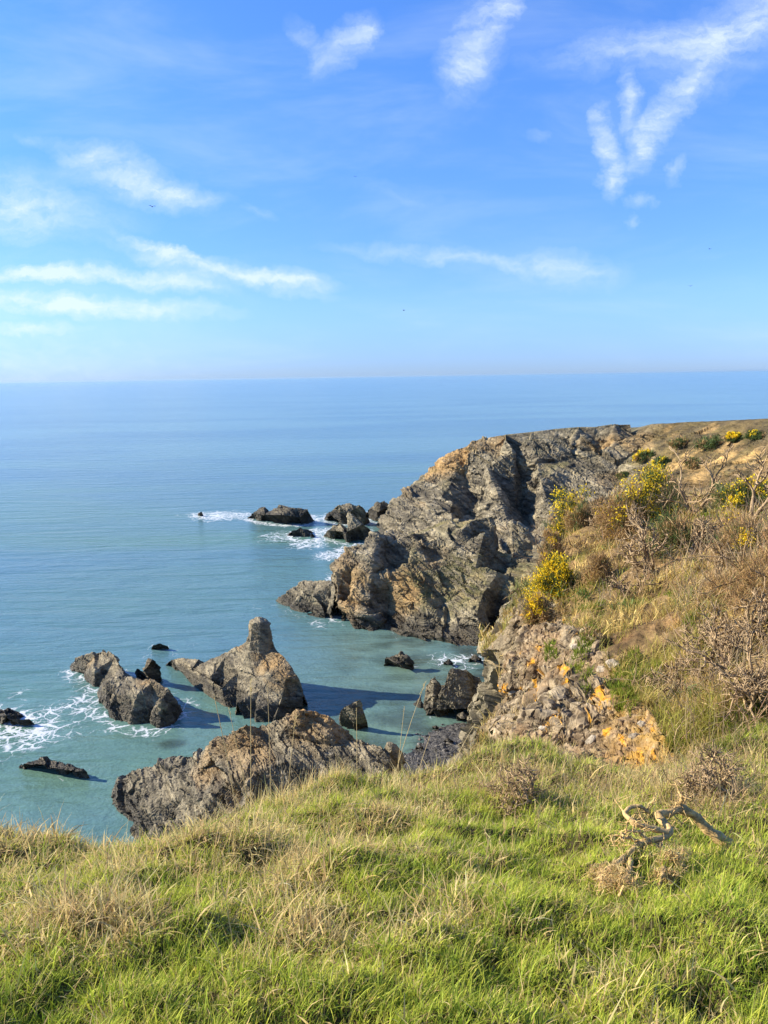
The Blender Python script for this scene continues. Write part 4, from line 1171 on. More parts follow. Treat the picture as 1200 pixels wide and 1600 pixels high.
def build_slope_growth():
    sl = (~TURF) & (_ct[:, 2] > 27.0) & (_ct[:, 1] < 45) & (_ct[:, 1] > 6.0)
    face = in_poly(_pxc, _pyc, ROCKFACE)
    gm = np.zeros(len(_ct), bool)
    for poly in GREENS:
        gm |= in_poly(_pxc, _pyc, poly)
    # tussocky dead grass
    g = Blades()
    P, N, rng = sample(120000, sl & ~face, 2.0, 31)
    d = np.linalg.norm(P - EYE, axis=1)
    tu = fbm(P / 0.7, 4, 600)
    keep = rng.random(len(P)) < sstep(-0.25, 0.35, tu)
    P, d, tu = P[keep], d[keep], tu[keep]
    n = len(P)
    L = (0.10 + 0.22 * rng.random(n)) * np.exp(0.9 * tu)
    W = 0.0009 * d * np.exp(rng.normal(0, 0.3, n))
    k = np.clip(rng.random(n) * 0.7 + 0.6 * fbm(P / 1.1, 3, 601) + 0.2, 0, 1)
    gr = sstep(-0.12, 0.3, fbm(P / 1.2, 4, 602))
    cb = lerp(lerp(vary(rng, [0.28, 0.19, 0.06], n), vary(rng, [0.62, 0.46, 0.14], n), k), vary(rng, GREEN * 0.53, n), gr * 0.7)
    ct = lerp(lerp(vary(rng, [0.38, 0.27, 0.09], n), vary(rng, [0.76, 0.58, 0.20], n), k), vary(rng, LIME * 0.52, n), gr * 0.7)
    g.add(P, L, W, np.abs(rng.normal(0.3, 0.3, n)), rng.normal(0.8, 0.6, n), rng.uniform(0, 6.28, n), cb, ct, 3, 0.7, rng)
    # rusty litter of dead needles
    P, N, rng = sample(30000, sl & ~face, 2.0, 33)
    d = np.linalg.norm(P - EYE, axis=1)
    keep = fbm(P / 0.9, 3, 610) > -0.05
    P, d = P[keep], d[keep]
    n = len(P)
    g.add(P, 0.06 + 0.10 * rng.random(n), 0.0010 * d, rng.uniform(0.4, 1.5, n), rng.normal(0, 0.6, n), rng.uniform(0, 6.28, n), vary(rng, [0.24, 0.145, 0.06], n), vary(rng, [0.34, 0.22, 0.09], n), 2, 0.8, rng)
    # wisps on the broken face
    P, N, rng = sample(6500, face & sl, 2.0, 34)
    keep = fbm(P / 0.5, 3, 640) > -0.05
    P = P[keep]
    d = np.linalg.norm(P - EYE, axis=1)
    n = len(P)
    g.add(P, 0.05 + 0.12 * rng.random(n), 0.0008 * d, np.abs(rng.normal(0.4, 0.4, n)), rng.normal(0.8, 0.6, n), rng.uniform(0, 6.28, n), vary(rng, TAN, n), vary(rng, STRAW, n), 3, 0.7, rng)
    P, N, rng = sample(9000, sl & ~face & (_pxc > 930), 2.0, 35)
    d = np.linalg.norm(P - EYE, axis=1)
    keep = fbm(P / 1.6, 3, 650) + 0.5 * sstep(1000, 1120, proj(P)[0]) > 0.15
    P, d = P[keep], d[keep]
    n = len(P)
    g.add(P + np.array([0, 0, 1.0]) * rng.uniform(0, 0.25, (n, 1)), 0.25 + 0.5 * rng.random(n), 0.0011 * d, rng.uniform(0.3, 1.7, n), rng.normal(0, 1.0, n), rng.uniform(0, 6.28, n), vary(rng, [0.36, 0.26, 0.14], n, 0.35), vary(rng, [0.42, 0.31, 0.17], n, 0.35), 4, 0.8, rng)
    tag(g.build('slope_grass'), 'straw coloured tussock grass and litter covering the slope above the cove', 'dry grass', None, 'stuff')
    # low scrub: bracken, bramble and heath growing through one another
    g = Blades()
    Cc, N, rng = sample(330, sl & ~face & (_ct[:, 1] < 34), 1.3, 36)
    kind = rng.random(len(Cc))
    per = 130
    idx = np.repeat(np.arange(len(Cc)), per)
    n = len(idx)
    R = (0.16 + 0.34 * rng.random(len(Cc)) ** 2)[idx] * np.clip(np.linalg.norm(Cc - EYE, axis=1)[idx] / 16, 0.5, 1.2)
    u = rng.normal(0, 1, (n, 3))
    u /= np.linalg.norm(u, axis=1, keepdims=True)
    u[:, 2] = np.abs(u[:, 2])
    lump = np.clip(1 + 0.8 * fbm(u * 1.6 + Cc[idx] * 3, 2, 690), 0.3, 1.7)
    P = Cc[idx] + u * (R * lump * rng.uniform(0.3, 1, n))[:, None] * [1.2, 1.2, 0.7]
    d = np.linalg.norm(P - EYE, axis=1)
    dr = u * 0.7 + rng.normal(0, 0.7, (n, 3)) + [0, 0, 0.3]
    dr /= np.linalg.norm(dr, axis=1, keepdims=True)
    kk = kind[idx]
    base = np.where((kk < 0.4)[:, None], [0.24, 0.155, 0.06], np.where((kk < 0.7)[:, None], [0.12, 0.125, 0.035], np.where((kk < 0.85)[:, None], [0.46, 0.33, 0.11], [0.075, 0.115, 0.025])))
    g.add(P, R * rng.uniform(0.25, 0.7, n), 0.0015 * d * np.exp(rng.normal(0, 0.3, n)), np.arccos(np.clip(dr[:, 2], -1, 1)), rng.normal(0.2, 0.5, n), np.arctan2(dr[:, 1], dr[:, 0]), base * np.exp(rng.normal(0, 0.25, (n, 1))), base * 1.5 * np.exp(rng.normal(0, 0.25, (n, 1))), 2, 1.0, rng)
    tag(g.build('scrub', M_LEAF), 'tangled low brown and olive scrub covering the slope', 'scrub', None, 'stuff')
    # green mats
    g = Blades()
    P, N, rng = sample(34000, gm, 2.0, 32)
    keep = rng.random(len(P)) < sstep(-0.6, 0.2, fbm(P / 0.35, 3, 620))
    P = P[keep]
    d = np.linalg.norm(P - EYE, axis=1)
    n = len(P)
    k = np.clip(0.5 + fbm(P / 0.25, 3, 621) + rng.normal(0, 0.2, n), 0, 1)
    g.add(P, (0.05 + 0.10 * rng.random(n)) * np.exp(0.5 * fbm(P / 0.3, 2, 622)), 0.0013 * d, np.abs(rng.normal(0.4, 0.4, n)), rng.normal(0.5, 0.6, n), rng.uniform(0, 6.28, n), lerp(vary(rng, DEEP * .8, n), vary(rng, GREEN * .57, n), k), lerp(vary(rng, GREEN * 0.57, n), vary(rng, LIME * 0.43, n), k), 2, 0.8, rng)
    tag(g.build('green_cover'), 'low green plants creeping in mats over the slope', 'ground cover', None, 'stuff')


build_slope_growth()

# ------------------------------------------------------------------ gorse, dead shrubs, stones, stalks, birds
class Tubes:
    def __init__(s):
        s.V, s.F, s.C, s.n = [], [], [], 0

    def add(s, pts, r0, r1, col, sides=5, rng=None):
        P = np.asarray(pts, float)
        k = len(P)
        T = np.gradient(P, axis=0)
        T /= np.maximum(np.linalg.norm(T, axis=1, keepdims=True), 1e-9)
        ref = np.array([0.31, 0.17, 0.93]) if abs(T[0, 2]) < 0.9 else np.array([1.0, 0.1, 0])
        A = np.cross(T, ref); A /= np.maximum(np.linalg.norm(A, axis=1, keepdims=True), 1e-9)
        B = np.cross(T, A)
        r = np.linspace(r0, r1, k)
        if rng is not None:
            r = r * np.exp(rng.normal(0, 0.10, k))
        an = np.arange(sides) * 2 * math.pi / sides
        V = P[:, None, :] + r[:, None, None] * (np.cos(an)[None, :, None] * A[:, None, :] + np.sin(an)[None, :, None] * B[:, None, :])
        V = np.concatenate([V.reshape(-1, 3), P[-1:] + T[-1:] * r[-1]])
        idx = s.n + np.arange(k * sides).reshape(k, sides)
        nx = np.roll(idx, -1, axis=1)
        f = np.stack([idx[:-1], nx[:-1], nx[1:], idx[1:]], 2).reshape(-1, 4)
        tip = s.n + k * sides
        cap = np.stack([idx[-1], nx[-1], np.full(sides, tip), np.full(sides, tip)], 1)
        s.V.append(V); s.F.append(f); s.Ft = getattr(s, 'Ft', []); s.Ft.append(cap[:, :3])
        s.C.append(np.tile(np.asarray(col, float), (len(V), 1)))
        s.n += len(V)

    def build(s, name, parent=None, mat=None):
        return mesh_obj(name, np.concatenate(s.V), [np.concatenate(s.F), np.concatenate(s.Ft)], mat or M_WOOD, parent, True, np.concatenate(s.C))


def grow(rng, tb, p, d, L, r, depth, col, wander=0.35, kids=(2, 4), spread=0.8, up=0.1, tips=None, shrink=0.62, minr=0.002, sides=5):
    k = 6 if depth > 1 else 4
    pts = [np.array(p, float)]
    d = np.array(d, float) / np.linalg.norm(d)
    for i in range(k):
        d = d + rng.normal(0, wander, 3) * 0.6 + np.array([0, 0, up * 0.3])
        d /= np.linalg.norm(d)
        pts.append(pts[-1] + d * L / k)
    tb.add(pts, r, max(r * 0.55, minr * 0.7), np.asarray(col) * math.exp(rng.normal(0, 0.18)), sides if depth > 1 else 3, rng)
    if depth <= 0:
        if tips is not None:
            tips.append((pts[-1], d))
        return
    for j in range(rng.integers(*kids) + 1):
        t = rng.uniform(0.35, 1.0)
        q = pts[min(int(t * k), k - 1)] * (1 - (t * k) % 1) + pts[min(int(t * k) + 1, k)] * ((t * k) % 1) if t < 1 else pts[-1]
        nd = d + rng.normal(0, spread, 3) + np.array([0, 0, up])
        grow(rng, tb, q, nd, L * shrink * rng.uniform(0.7, 1.2), max(r * 0.55, minr), depth - 1, col, wander, kids, spread, up, tips, shrink, minr, sides)


M_FLOWER = M_PETAL
GORSE_Y = np.array([0.88, 0.60, 0.02])
GORSE_G = np.array([0.075, 0.105, 0.03])
DEADC = np.array([0.33, 0.215, 0.09])
TWIG = np.array([0.31, 0.22, 0.12])


def gorse(px, py, wpx, hpx, label, flowers=0.5, dead=0.0, seed=0, name='gorse_bush', cat='gorse bush', ymin=6, group='gorse bushes on the slope', fl_dir=(-0.4, -0.2, 0.9), root=None, dens=1.0, scale=1.22, lift=0.0):
    rng = np.random.default_rng(seed)
    base = ground_at(px, py + hpx * 0.5, ymin) + [0, 0, lift] if root is None else np.asarray(root)
    D = np.linalg.norm(base - EYE)
    wpx, hpx = wpx * scale, hpx * scale
    R = wpx / 2400 * D
    Hh = hpx / 1200 * D * 1.05
    t = thing(name, label, cat, base - np.array([0, 0, 0.05]), group)
    tb = Tubes()
    for j in range(7):
        a = rng.uniform(0, 6.28)
        grow(rng, tb, base - [0, 0, 0.05], (math.cos(a) * 0.7, math.sin(a) * 0.7, 0.9), Hh * 0.75, 0.022 * R + 0.006, 2, TWIG * 0.7, 0.3, (2, 3), 0.6, 0.2)
    tb.build('branch', t)
    nC = int(130 * dens)
    u = rng.normal(0, 1, (nC, 3)); u /= np.linalg.norm(u, axis=1, keepdims=True)
    u[:, 2] = np.abs(u[:, 2]) * 1.0 - 0.12
    rad = (0.45 + 0.55 * rng.random(nC) ** 0.6) * np.clip(1 + 0.75 * fbm(u * 1.5 + seed, 3, seed), 0.45, 1.6)
    C = base + u * rad[:, None] * np.array([R, R * 0.9, Hh])
    isdead = rng.random(nC) < np.clip(dead + 0.35 * fbm(C / (R * 0.9 + 0.01), 2, seed + 3), 0, 1)
    g = Blades()
    per = 46
    idx = np.repeat(np.arange(nC), per)
    n = len(idx)
    cl = 0.26 * R + 0.03
    P = C[idx] + rng.normal(0, cl * 0.42, (n, 3))
    dr = u[idx] * 0.9 + rng.normal(0, 0.75, (n, 3)) + [0, 0, 0.25]
    dr /= np.linalg.norm(dr, axis=1, keepdims=True)
    L = cl * rng.uniform(0.35, 1.15, n)
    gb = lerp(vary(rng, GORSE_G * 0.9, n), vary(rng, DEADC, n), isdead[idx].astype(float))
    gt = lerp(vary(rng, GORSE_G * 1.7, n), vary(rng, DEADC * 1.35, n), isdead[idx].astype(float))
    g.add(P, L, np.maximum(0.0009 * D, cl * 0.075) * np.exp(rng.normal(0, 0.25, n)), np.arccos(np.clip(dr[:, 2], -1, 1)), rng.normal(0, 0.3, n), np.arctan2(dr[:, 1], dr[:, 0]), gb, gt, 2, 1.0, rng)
    g.build('foliage', M_LEAF, t)
    if flowers > 0:
        fd = np.asarray(fl_dir) / np.linalg.norm(fl_dir)
        sc = u @ fd + 1.0 * fbm(C / (R * 0.6 + .01), 2, seed + 9)
        order = np.argsort(-sc)[:max(3, int(nC * flowers))]
        per = 44
        idx = np.repeat(order, per)
        n = len(idx)
        P = C[idx] + u[idx] * cl * 0.55 + rng.normal(0, cl * 0.42, (n, 3))
        b = Blades()
        fs = max(0.0019 * D, 0.02)
        for q in range(2):
            b.add(P, fs * rng.uniform(0.7, 1.4, n), fs * rng.uniform(0.6, 1.1, n), rng.uniform(0, 1.6, n), rng.normal(0, 0.4, n), rng.uniform(0, 6.28, n), vary(rng, GORSE_Y, n, 0.15, 0.03), vary(rng, GORSE_Y * [1.05, 1.1, 1.2], n, 0.15, 0.03), 2, 1.0, rng)
        o = b.build('blossom', M_FLOWER, t)
        o['kind'] = 'stuff'
    return t


gorse(868, 908, 54, 50, 'rounded gorse bush thick with yellow blossom beside a bright green mat', 0.62, 0.0, 101, fl_dir=(-.5, -.4, .7))
gorse(898, 832, 62, 50, 'dark gorse bush with yellow blossom only along its top, at the cliff rim', 0.42, 0.1, 102, fl_dir=(-.3, -0.2, 1), scale=1.35, lift=0.3)
gorse(950, 862, 66, 46, 'gorse bush with a slanting streak of yellow blossom, amid brown stems', 0.5, 0.25, 103, fl_dir=(0, -.4, 1), scale=1.4, lift=0.35)
gorse(1010, 790, 84, 58, 'highest dark green gorse bush, crowned with yellow blossom, beside bare dead shrub', 0.34, 0.15, 104, fl_dir=(-.5, -.1, .8))
gorse(968, 812, 64, 50, 'brown dead gorse mound next to the highest yellow crowned bush', 0, 0.95, 105, cat='dead gorse')
gorse(934, 890, 34, 30, 'small brown dead gorse clump under the slanting yellow blossom', 0, 0.95, 106, cat='dead gorse')
gorse(860, 856, 30, 52, 'narrow orange brown dead gorse on the rim, left of a dark gorse', 0.03, 0.95, 107, cat='dead gorse')
gorse(842, 955, 38, 32, 'small brown gorse with few yellow flowers above the stony face', 0.1, 0.8, 108)
gorse(1158, 850, 64, 52, 'brown gorse bush flecked with yellow under the leaning dead shrub', 0.05, 0.75, 109)
gorse(1200, 890, 74, 120, 'tall rust brown dead gorse at the photo right edge', 0, 1.0, 110, cat='dead gorse')
gorse(1165, 775, 60, 26, 'low green gorse with scattered yellow flowers behind the leaning dead shrub', 0.12, 0.2, 111)
gorse(1140, 925, 70, 40, 'low tan brown dead gorse cushion in the twig tangle', 0, 1.0, 112, cat='dead gorse')
gorse(905, 795, 40, 30, 'brown gorse cushion at the rim against the grey cliff', 0.0, 0.8, 115, cat='dead gorse')
gorse(1060, 835, 70, 36, 'dark shaded gorse under the upright bare dead shrub', 0.0, 0.3, 116)

# bushes far across the cove
_hc = HEAD_V[HEAD_F].mean(1)
_hx, _hy, _hw = proj(_hc)


def head_at(px, py):
    d = (_hx - px) ** 2 + (_hy - py) ** 2
    k = np.argsort(d)[:8]
    return _hc[k[np.argmin(_hw[k])]]


for i, (px, py, w, h, fl, dd, lab) in enumerate((
        (1008, 714, 34, 11, 0.2, 0.2, 'distant yellow flowering gorse patch on the ochre slope across the cove'),
        (1036, 720, 26, 10, 0.05, 0.1, 'distant dark gorse just right of the yellow patch across the cove'),
        (1146, 684, 22, 7, 0.25, 0.1, 'far yellow gorse near the skyline above the ochre band'),
        (1112, 692, 44, 9, 0.0, 0.2, 'wide dark scrub patch on the ochre slope near the skyline'),
        (1180, 680, 26, 7, 0.04, 0.1, 'far dark gorse close under the skyline at right'),
        (1062, 692, 32, 8, 0.0, 0.5, 'brown scrub bush below the skyline, left of the dark scrub patch'),
        (1085, 724, 28, 10, 0.0, 0.6, 'brown scrub bush on the ochre earth band across the cove'),
        (975, 742, 22, 9, 0.0, 0.3, 'olive scrub bush on the edge of grey cliff and ochre slope'),
        (1030, 750, 30, 10, 0.0, 0.6, 'brown scrub bush low on the ochre slope behind the highest gorse'))):
    gorse(px, py, w, h, lab, fl, dd, 140 + i, group='bushes on the far slope', root=head_at(px, py + h * 0.4), dens=0.6, cat='bush', scale=1.0)


def dead_shrub(px, py, hpx, label, lean=(0, 0, 1), seed=0, stems=3, depth=4, spread=0.55, name='dead_shrub', group='bare dead shrubs on the slope', ymin=6, up=0.15, col=TWIG, thick=0.035, wander=0.35, y1=99, kids=(2, 4)):
    rng = np.random.default_rng(seed)
    base = ground_at(px, py, ymin, y1)
    D = np.linalg.norm(base - EYE)
    Hh = hpx / 1200 * D
    t = thing(name, label, 'dead shrub', base, group)
    tr, tw = Tubes(), Tubes()
    for j in range(stems):
        d0 = np.asarray(lean, float) + rng.normal(0, 0.35 if stems > 1 else 0.05, 3) * [1, 1, 0.4]
        k = 7
        pts = [base - np.array([0, 0, 0.04]) + rng.normal(0, 0.03, 3) * [1, 1, 0]]
        d = d0 / np.linalg.norm(d0)
        for i in range(k):
            d = d + rng.normal(0, wander * 0.5, 3); d /= np.linalg.norm(d)
            pts.append(pts[-1] + d * Hh * 0.62 / k)
        r = thick * Hh * rng.uniform(0.7, 1.1)
        tr.add(pts, r, r * 0.5, col * math.exp(rng.normal(0, .15)), 6, rng)
        for q in range(4):
            i = rng.integers(2, k + 1) if q else k
            grow(rng, tw, pts[i], d + rng.normal(0, spread, 3), Hh * 0.42 * rng.uniform(0.6, 1.1), r * 0.55, depth - 2, col, wander, kids, spread, up, None, 0.62, 0.0007 * D)
    tr.build('trunk', t)
    tw.build('twigs', t)
    return t


dead_shrub(1086, 806, 88, 'upright bare dead shrub with forked tips, right of the highest yellow gorse', (-0.18, 0, 1), 201, 2, 4, 0.45, y1=30)
dead_shrub(1174, 815, 92, 'bare dead shrub leaning over to the left near the photo right edge', (-0.4, 0, 1), 202, 2, 4, 0.5, y1=26)
dead_shrub(1012, 893, 90, 'grey bare shrub with thick fanned stems in the middle of the slope', (-0.5, -0.1, 0.8), 203, 5, 4, 0.7)
dead_shrub(1072, 872, 66, 'tangled grey dead shrub among tall straw stems beside the dark shaded gorse', (0.3, 0, 0.8), 204, 5, 4, 0.8)
dead_shrub(1120, 905, 70, 'sprawling bare dead shrub above the low tan dead gorse cushion', (0.5, -0.2, 0.6), 205, 5, 4, 0.8)
dead_shrub(1165, 985, 96, 'dense bleached twig tangle on the slope at right, with thick low stem', (-0.6, -0.3, 0.35), 206, 8, 4, 0.9, wander=0.5)
dead_shrub(1120, 1040, 90, 'bleached dead twigs spreading over a bright green mat', (-0.5, -0.3, 0.4), 207, 7, 4, 0.9, wander=0.5)
dead_shrub(1190, 1085, 100, 'lowest twig tangle on the slope, at the right edge over rusty litter', (-0.7, -0.2, 0.3), 208, 7, 4, 0.9, wander=0.5)
dead_shrub(1060, 1070, 60, 'thin dead shrub lying between two green mats on the slope', (-0.8, -0.2, 0.3), 209, 4, 4, 0.8, wander=0.5)
dead_shrub(945, 838, 46, 'small bare dead shrub just left of the brown dead gorse mound', (-0.3, 0, 1), 210, 3, 4, 0.6)
dead_shrub(1040, 800, 50, 'small bare dead shrub standing behind the dark shaded gorse', (0.1, 0, 1), 211, 3, 4, 0.5)
dead_shrub(985, 935, 50, 'pale thin dead shrub below the slanting yellow gorse', (-0.5, 0, .7), 212, 4, 4, 0.7)
dead_shrub(1165, 1240, 92, 'heap of grey dead twigs at the turf edge, far right', (-0.8, 0.1, 0.25), 213, 16, 4, 0.9, wander=0.55, ymin=3, y1=6.5, group='dead twig heaps on the turf')
dead_shrub(835, 1245, 80, 'heap of dead twigs and hay on the turf hump in the middle', (-0.8, -0.2, 0.25), 214, 10, 4, 0.9, wander=0.55, ymin=3, y1=6.5, group='dead twig heaps on the turf')


def fallen_branch():
    rng = np.random.default_rng(77)
    W1 = np.array([0.50, 0.34, 0.14])
    base = ground_at(1000, 1400, 1, 4)
    t = thing('dead_branch', 'gnarled bleached dead gorse branch with spiky brown clumps, lying on the turf', 'dead branch', base)

    def curve(lst, r0, r1, name='limb', n=22):
        A = np.array([Y(a, b, min(y, ground_at(a, b, 1, 5.4)[1] - 0.05 * (1 if y < 3.0 else 0.3))) for a, b, y in lst])
        tt = np.linspace(0, 1, len(A))
        x = np.linspace(0, 1, n)
        P = np.stack([np.interp(x, tt, A[:, j]) for j in range(3)], 1)
        for _ in range(3):
            P[1:-1] = (P[:-2] + 2 * P[1:-1] + P[2:]) / 4
        P += np.stack([fbm(np.stack([x * 7, x * 0 + r0 * 99 + j, x * 0], 1), 2, j) for j in range(3)], 1) * 0.012
        tb = Tubes()
        tb.add(P, r0, r1, W1, 9, rng)
        for q in range(8):
            i = rng.integers(2, n)
            grow(rng, tb, P[i], rng.normal(0, 1, 3) + [0, 0, 0.2], 0.07, 0.0036, 1, W1 * 1.05, 0.5, (1, 3), 0.9, 0, None, 0.6, 0.0015)
        tb.build(name, t)
        return P
    curve([(1140, 1318, 3.25), (1105, 1297, 3.3), (1082, 1270, 3.32), (1062, 1262, 3.3), (1042, 1272, 3.25), (1028, 1272, 3.2)], 0.026, 0.017)
    curve([(1062, 1264, 3.3), (1066, 1250, 3.3), (1064, 1243, 3.3)], 0.013, 0.008, 'limb', 8)
    curve([(1028, 1272, 3.2), (1034, 1288, 3.15), (1050, 1294, 3.1), (1046, 1306, 3.05), (1030, 1316, 3.0), (1000, 1314, 2.98), (982, 1332, 2.92), (962, 1350, 2.86), (944, 1362, 2.8)], 0.018, 0.010)
    curve([(1044, 1300, 3.05), (1010, 1292, 3.05), (985, 1284, 3.05), (974, 1272, 3.1), (985, 1260, 3.15), (1006, 1262, 3.15), (1012, 1270, 3.15)], 0.012, 0.008)
    curve([(1030, 1316, 3.0), (1040, 1340, 2.95), (1036, 1365, 2.88), (1030, 1385, 2.8)], 0.012, 0.006)
    curve([(982, 1332, 2.92), (985, 1360, 2.85), (975, 1385, 2.78), (968, 1400, 2.72)], 0.012, 0.006)
    curve([(1000, 1314, 2.98), (975, 1308, 2.95), (966, 1305, 2.93)], 0.010, 0.003, 'limb', 10)
    curve([(1010, 1310, 2.98), (990, 1296, 2.98), (972, 1300, 2.95)], 0.008, 0.002, 'limb', 10)
    for (px, py, y, r, m) in ((962, 1385, 2.74, 0.085, 40), (940, 1366, 2.76, 0.055, 20), (988, 1395, 2.74, 0.06, 20), (1046, 1345, 2.9, 0.05, 16), (1040, 1372, 2.82, 0.05, 16), (1062, 1330, 2.95, 0.035, 8)):
        gp = ground_at(px, py, 1, 5.4)
        c = Y(px, py, min(y, gp[1] - r * 0.5))
        g = Blades()
        u = rng.normal(0, 1, (m, 3)); u /= np.linalg.norm(u, axis=1, keepdims=True)
        C = c + u * r * rng.uniform(0.3, 1, (m, 1)) * [1, 1, 0.85]
        idx = np.repeat(np.arange(m), 38)
        n = len(idx)
        P = C[idx] + rng.normal(0, 0.012, (n, 3))
        d = rng.normal(0, 1, (n, 3)); d /= np.linalg.norm(d, axis=1, keepdims=True)
        g.add(P, rng.uniform(0.015, 0.04, n), 0.0036 * np.exp(rng.normal(0, 0.3, n)), np.arccos(d[:, 2]), rng.normal(0, 0.3, n), np.arctan2(d[:, 1], d[:, 0]), vary(rng, [0.40, 0.27, 0.10], n), vary(rng, [0.72, 0.53, 0.24], n), 2, 1.0, rng)
        g.build('spiny_clump', M_LEAF, t)


fallen_branch()


def stalks():
    rng = np.random.default_rng(5)
    L = (((368, 1250), (334, 1086), 'dead grass stalk bent to the left, first of the stalks above the turf edge', 0),
         ((376, 1248), (357, 1106), 'short dead grass stalk just right of the bent one, before the water', 0),
         ((388, 1246), (392, 1062), 'tall straight dead grass stalk standing before the pinnacled sea stack', 1),
         ((424, 1240), (418, 1072), 'thin dead grass stalk standing before the shaded end of the pinnacled stack', 0),
         ((557, 1222), (557, 1106), 'lone dead grass stalk standing before the twin pinnacle rock', 0),
         ((612, 1222), (665, 1066), 'tallest leaning dead grass stalk with a seed head, before the cove', 1),
         ((620, 1222), (632, 1104), 'upright dead grass stalk beside the tallest leaning one', 0),
         ((650, 1218), (672, 1150), 'short leaning dead grass stalk right of the tallest one', 0),
         ((446, 1236), (462, 1120), 'dead grass stalk leaning right before the ochre outcrop top', 1),
         ((700, 1208), (742, 1132), 'dead grass stalk before the shingle, leaning to the right', 0))
    for (b, tp, lab, head) in L:
        base = ground_at(b[0], b[1] + 8, 3.5, 6.5)
        tip = Y(tp[0], tp[1], base[1] + 0.05)
        mid = (base + tip) / 2 + np.array([(b[0] - tp[0]) / 1200 * base[1] * 0.12, 0, 0.01])
        t = np.linspace(0, 1, 9)[:, None]
        P = (1 - t) ** 2 * base + 2 * t * (1 - t) * mid + t ** 2 * tip
        o = thing('grass_stalk', lab, 'grass stalk', base, 'dead stalks at the turf edge')
        tb = Tubes()
        tb.add(P, 0.0030, 0.0016, [0.60, 0.50, 0.28], 5)
        tb.build('stem', o, M_PLANT)
        g = Blades()
        n = 40 if head else 16
        k = rng.uniform(0.86 if head else 0.92, 1.0, n)
        PP = np.stack([np.interp(k, t[:, 0], P[:, j]) for j in range(3)], 1)
        g.add(PP, rng.uniform(0.012, 0.03, n) * (1 if head else 0.6), np.full(n, 0.004), rng.uniform(0.1, 0.9, n), rng.normal(0, .3, n), rng.uniform(0, 6.28, n), vary(rng, STRAW, n), vary(rng, PALE * 0.9, n), 2, 0.8, rng)
        g.build('seed_head', M_PLANT, o)


stalks()


def stones():
    m = M_ROCK_STONE
    rng = np.random.default_rng(9)
    for px, py, w, lab in ((928, 1157, 26, 'large pale angular stone set in the orange lichened foot of the slope'), (957, 1038, 20, 'pale stone at the top of the rusty scree run'), (940, 1046, 16, 'pale stone lodged left of the rusty scree run top'),
                           (900, 1012, 16, 'grey stone between green strip and gorse'), (868, 950, 28, 'grey boulder under the rounded yellow gorse bush'), (1003, 1132, 14, 'small white stone in the brown litter below the green patch'), (990, 1150, 16, 'flat pale stone low in the brown litter'),
                           (884, 1045, 18, 'dark edged stone in the middle of the broken face'), (802, 1080, 18, 'stone on the rim of the broken face'), (850, 1140, 16, 'pale stone near the lichened bottom of the broken face'), (915, 1090, 14, 'pale block beside an orange lichen streak')):
        c = ground_at(px, py, 6, 30)
        D = np.linalg.norm(c - EYE)
        r = w / 2400 * D
        u = rng.normal(0, 1, (26, 3)); u /= np.linalg.norm(u, axis=1, keepdims=True)
        pts = u * r * np.array([1.15, 0.9, 0.75]) * rng.uniform(0.85, 1.1, (26, 1))
        import bmesh
        bm = bmesh.new()
        for p in pts:
            bm.verts.new(p)
        bmesh.ops.convex_hull(bm, input=bm.verts)
        bmesh.ops.delete(bm, geom=[v for v in bm.verts if not v.link_faces], context='VERTS')
        bmesh.ops.subdivide_edges(bm, edges=bm.edges, cuts=2, use_grid_fill=True)
        bmesh.ops.triangulate(bm, faces=bm.faces)
        bm.verts.index_update()
        V = np.array([v.co[:] for v in bm.verts])
        F = np.array([[v.index for v in f.verts] for f in bm.faces])
        bm.free()
        V = V + vnormals(V, F) * (0.10 * r * fbm(V / r * 1.6 + px, 3, 5))[:, None]
        a = 0.6 + 0.6 * fbm(V / r + py, 3, 6)
        col = lerp([0.24, 0.19, 0.13], [0.50, 0.43, 0.31], np.clip(a, 0, 1))
        o = mesh_obj('stone', V + c, F, M_SOIL, None, False, col)
        tag(o, lab, 'stone', 'stones in the broken slope')


M_ROCK_STONE = M_SOIL
stones()


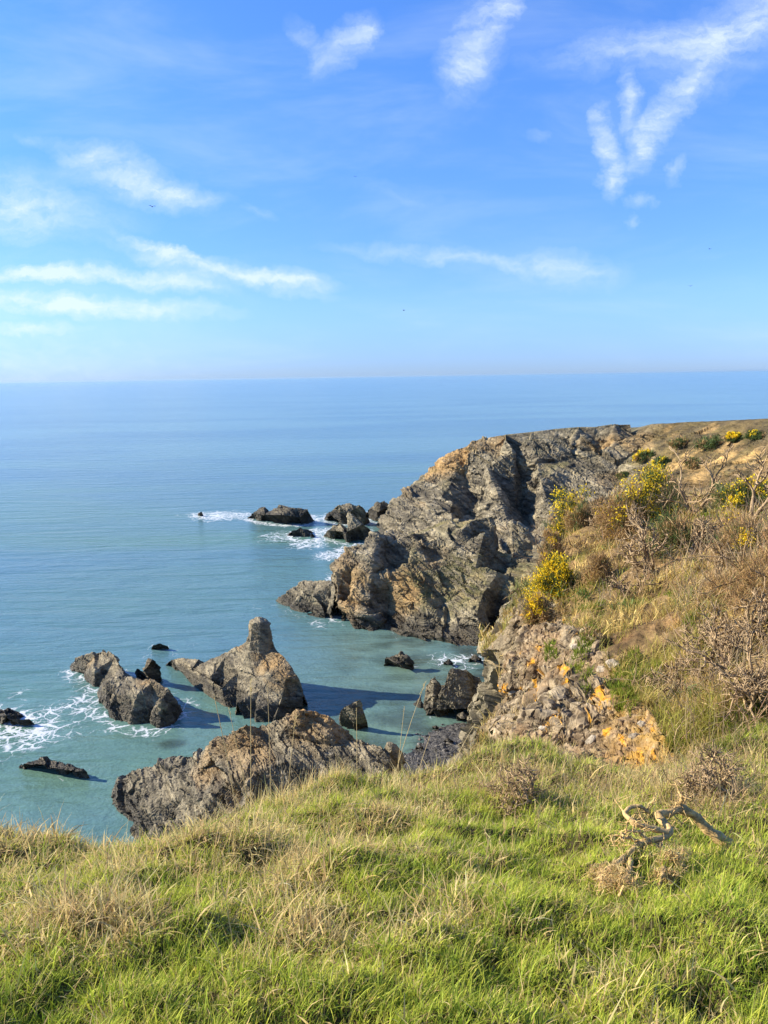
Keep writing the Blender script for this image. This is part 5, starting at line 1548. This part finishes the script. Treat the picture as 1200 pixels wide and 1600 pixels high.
def birds():
    m, g = new_mat('dark plumage')
    col = g.n('ShaderNodeAttribute', attribute_name='Col').outputs[0]
    p = g.n('ShaderNodeBsdfPrincipled', {'Base Color': col, 'Roughness': 0.8})
    g.n('ShaderNodeOutputMaterial', {'Surface': p.outputs[0]})
    for px, py, y, span, hd, lab in ((238, 323, 42, 0.36, 0.5, 'dark bird in flight below the ragged white cloud at left'), (1079, 447, 46, 0.26, -0.6, 'small dark bird flying low in the blue at right, above the headland'),
                                     (1109, 389, 52, 0.24, 0.3, 'tiny bird speck under the smoke-like cloud, above the other bird at right'), (631, 485, 52, 0.26, 1.1, 'tiny bird speck alone in mid sky above the open sea'), (555, 276, 50, 0.19, 0.2, 'faint bird speck high in the middle of the sky')):
        c = Y(px, py, y)
        t = thing('bird', lab, 'bird', c, 'birds in the sky')
        s = span / 2
        ch, sh = math.cos(hd), math.sin(hd)

        def place(V):
            V = np.asarray(V, float) * s
            return c + np.stack([V[:, 0] * ch - V[:, 1] * sh, V[:, 0] * sh + V[:, 1] * ch, V[:, 2]], 1)
        # body: a tapered spindle with head and tail fan
        prof = [(-0.62, 0.02), (-0.42, 0.07), (-0.2, 0.13), (0.05, 0.15), (0.25, 0.11), (0.34, 0.075), (0.43, 0.085), (0.50, 0.05), (0.58, 0.012)]
        an = np.arange(8) * math.pi / 4
        V = [(r * math.cos(a) * (1.6 if x < -0.5 else 1), x, r * math.sin(a) * (0.3 if x < -0.5 else 0.9)) for x, r in prof for a in an]
        F = [[i * 8 + j, i * 8 + (j + 1) % 8, (i + 1) * 8 + (j + 1) % 8, (i + 1) * 8 + j] for i in range(len(prof) - 1) for j in range(8)]; F = np.array(F)
        mesh_obj('body', place(V), F, m, t, True, np.tile([0.03, 0.03, 0.035], (len(V), 1)))
        for sd in (-1, 1):
            W = []
            for (x, yl, yt, z) in ((0.08, 0.26, -0.16, 0.06), (0.35, 0.30, -0.18, 0.22), (0.62, 0.24, -0.20, 0.28), (0.85, 0.08, -0.24, 0.24), (1.0, -0.14, -0.26, 0.2)):
                W += [(sd * x, yl, z + 0.012), (sd * x, yt, z + 0.012), (sd * x, yt, z - 0.012), (sd * x, yl, z - 0.012)]
            F = [[i * 4 + j, i * 4 + (j + 1) % 4, (i + 1) * 4 + (j + 1) % 4, (i + 1) * 4 + j] for i in range(4) for j in range(4)]; F = np.array(F)
            mesh_obj('wing', place(W), F, m, t, False, np.tile([0.035, 0.035, 0.04], (len(W), 1)))


birds()
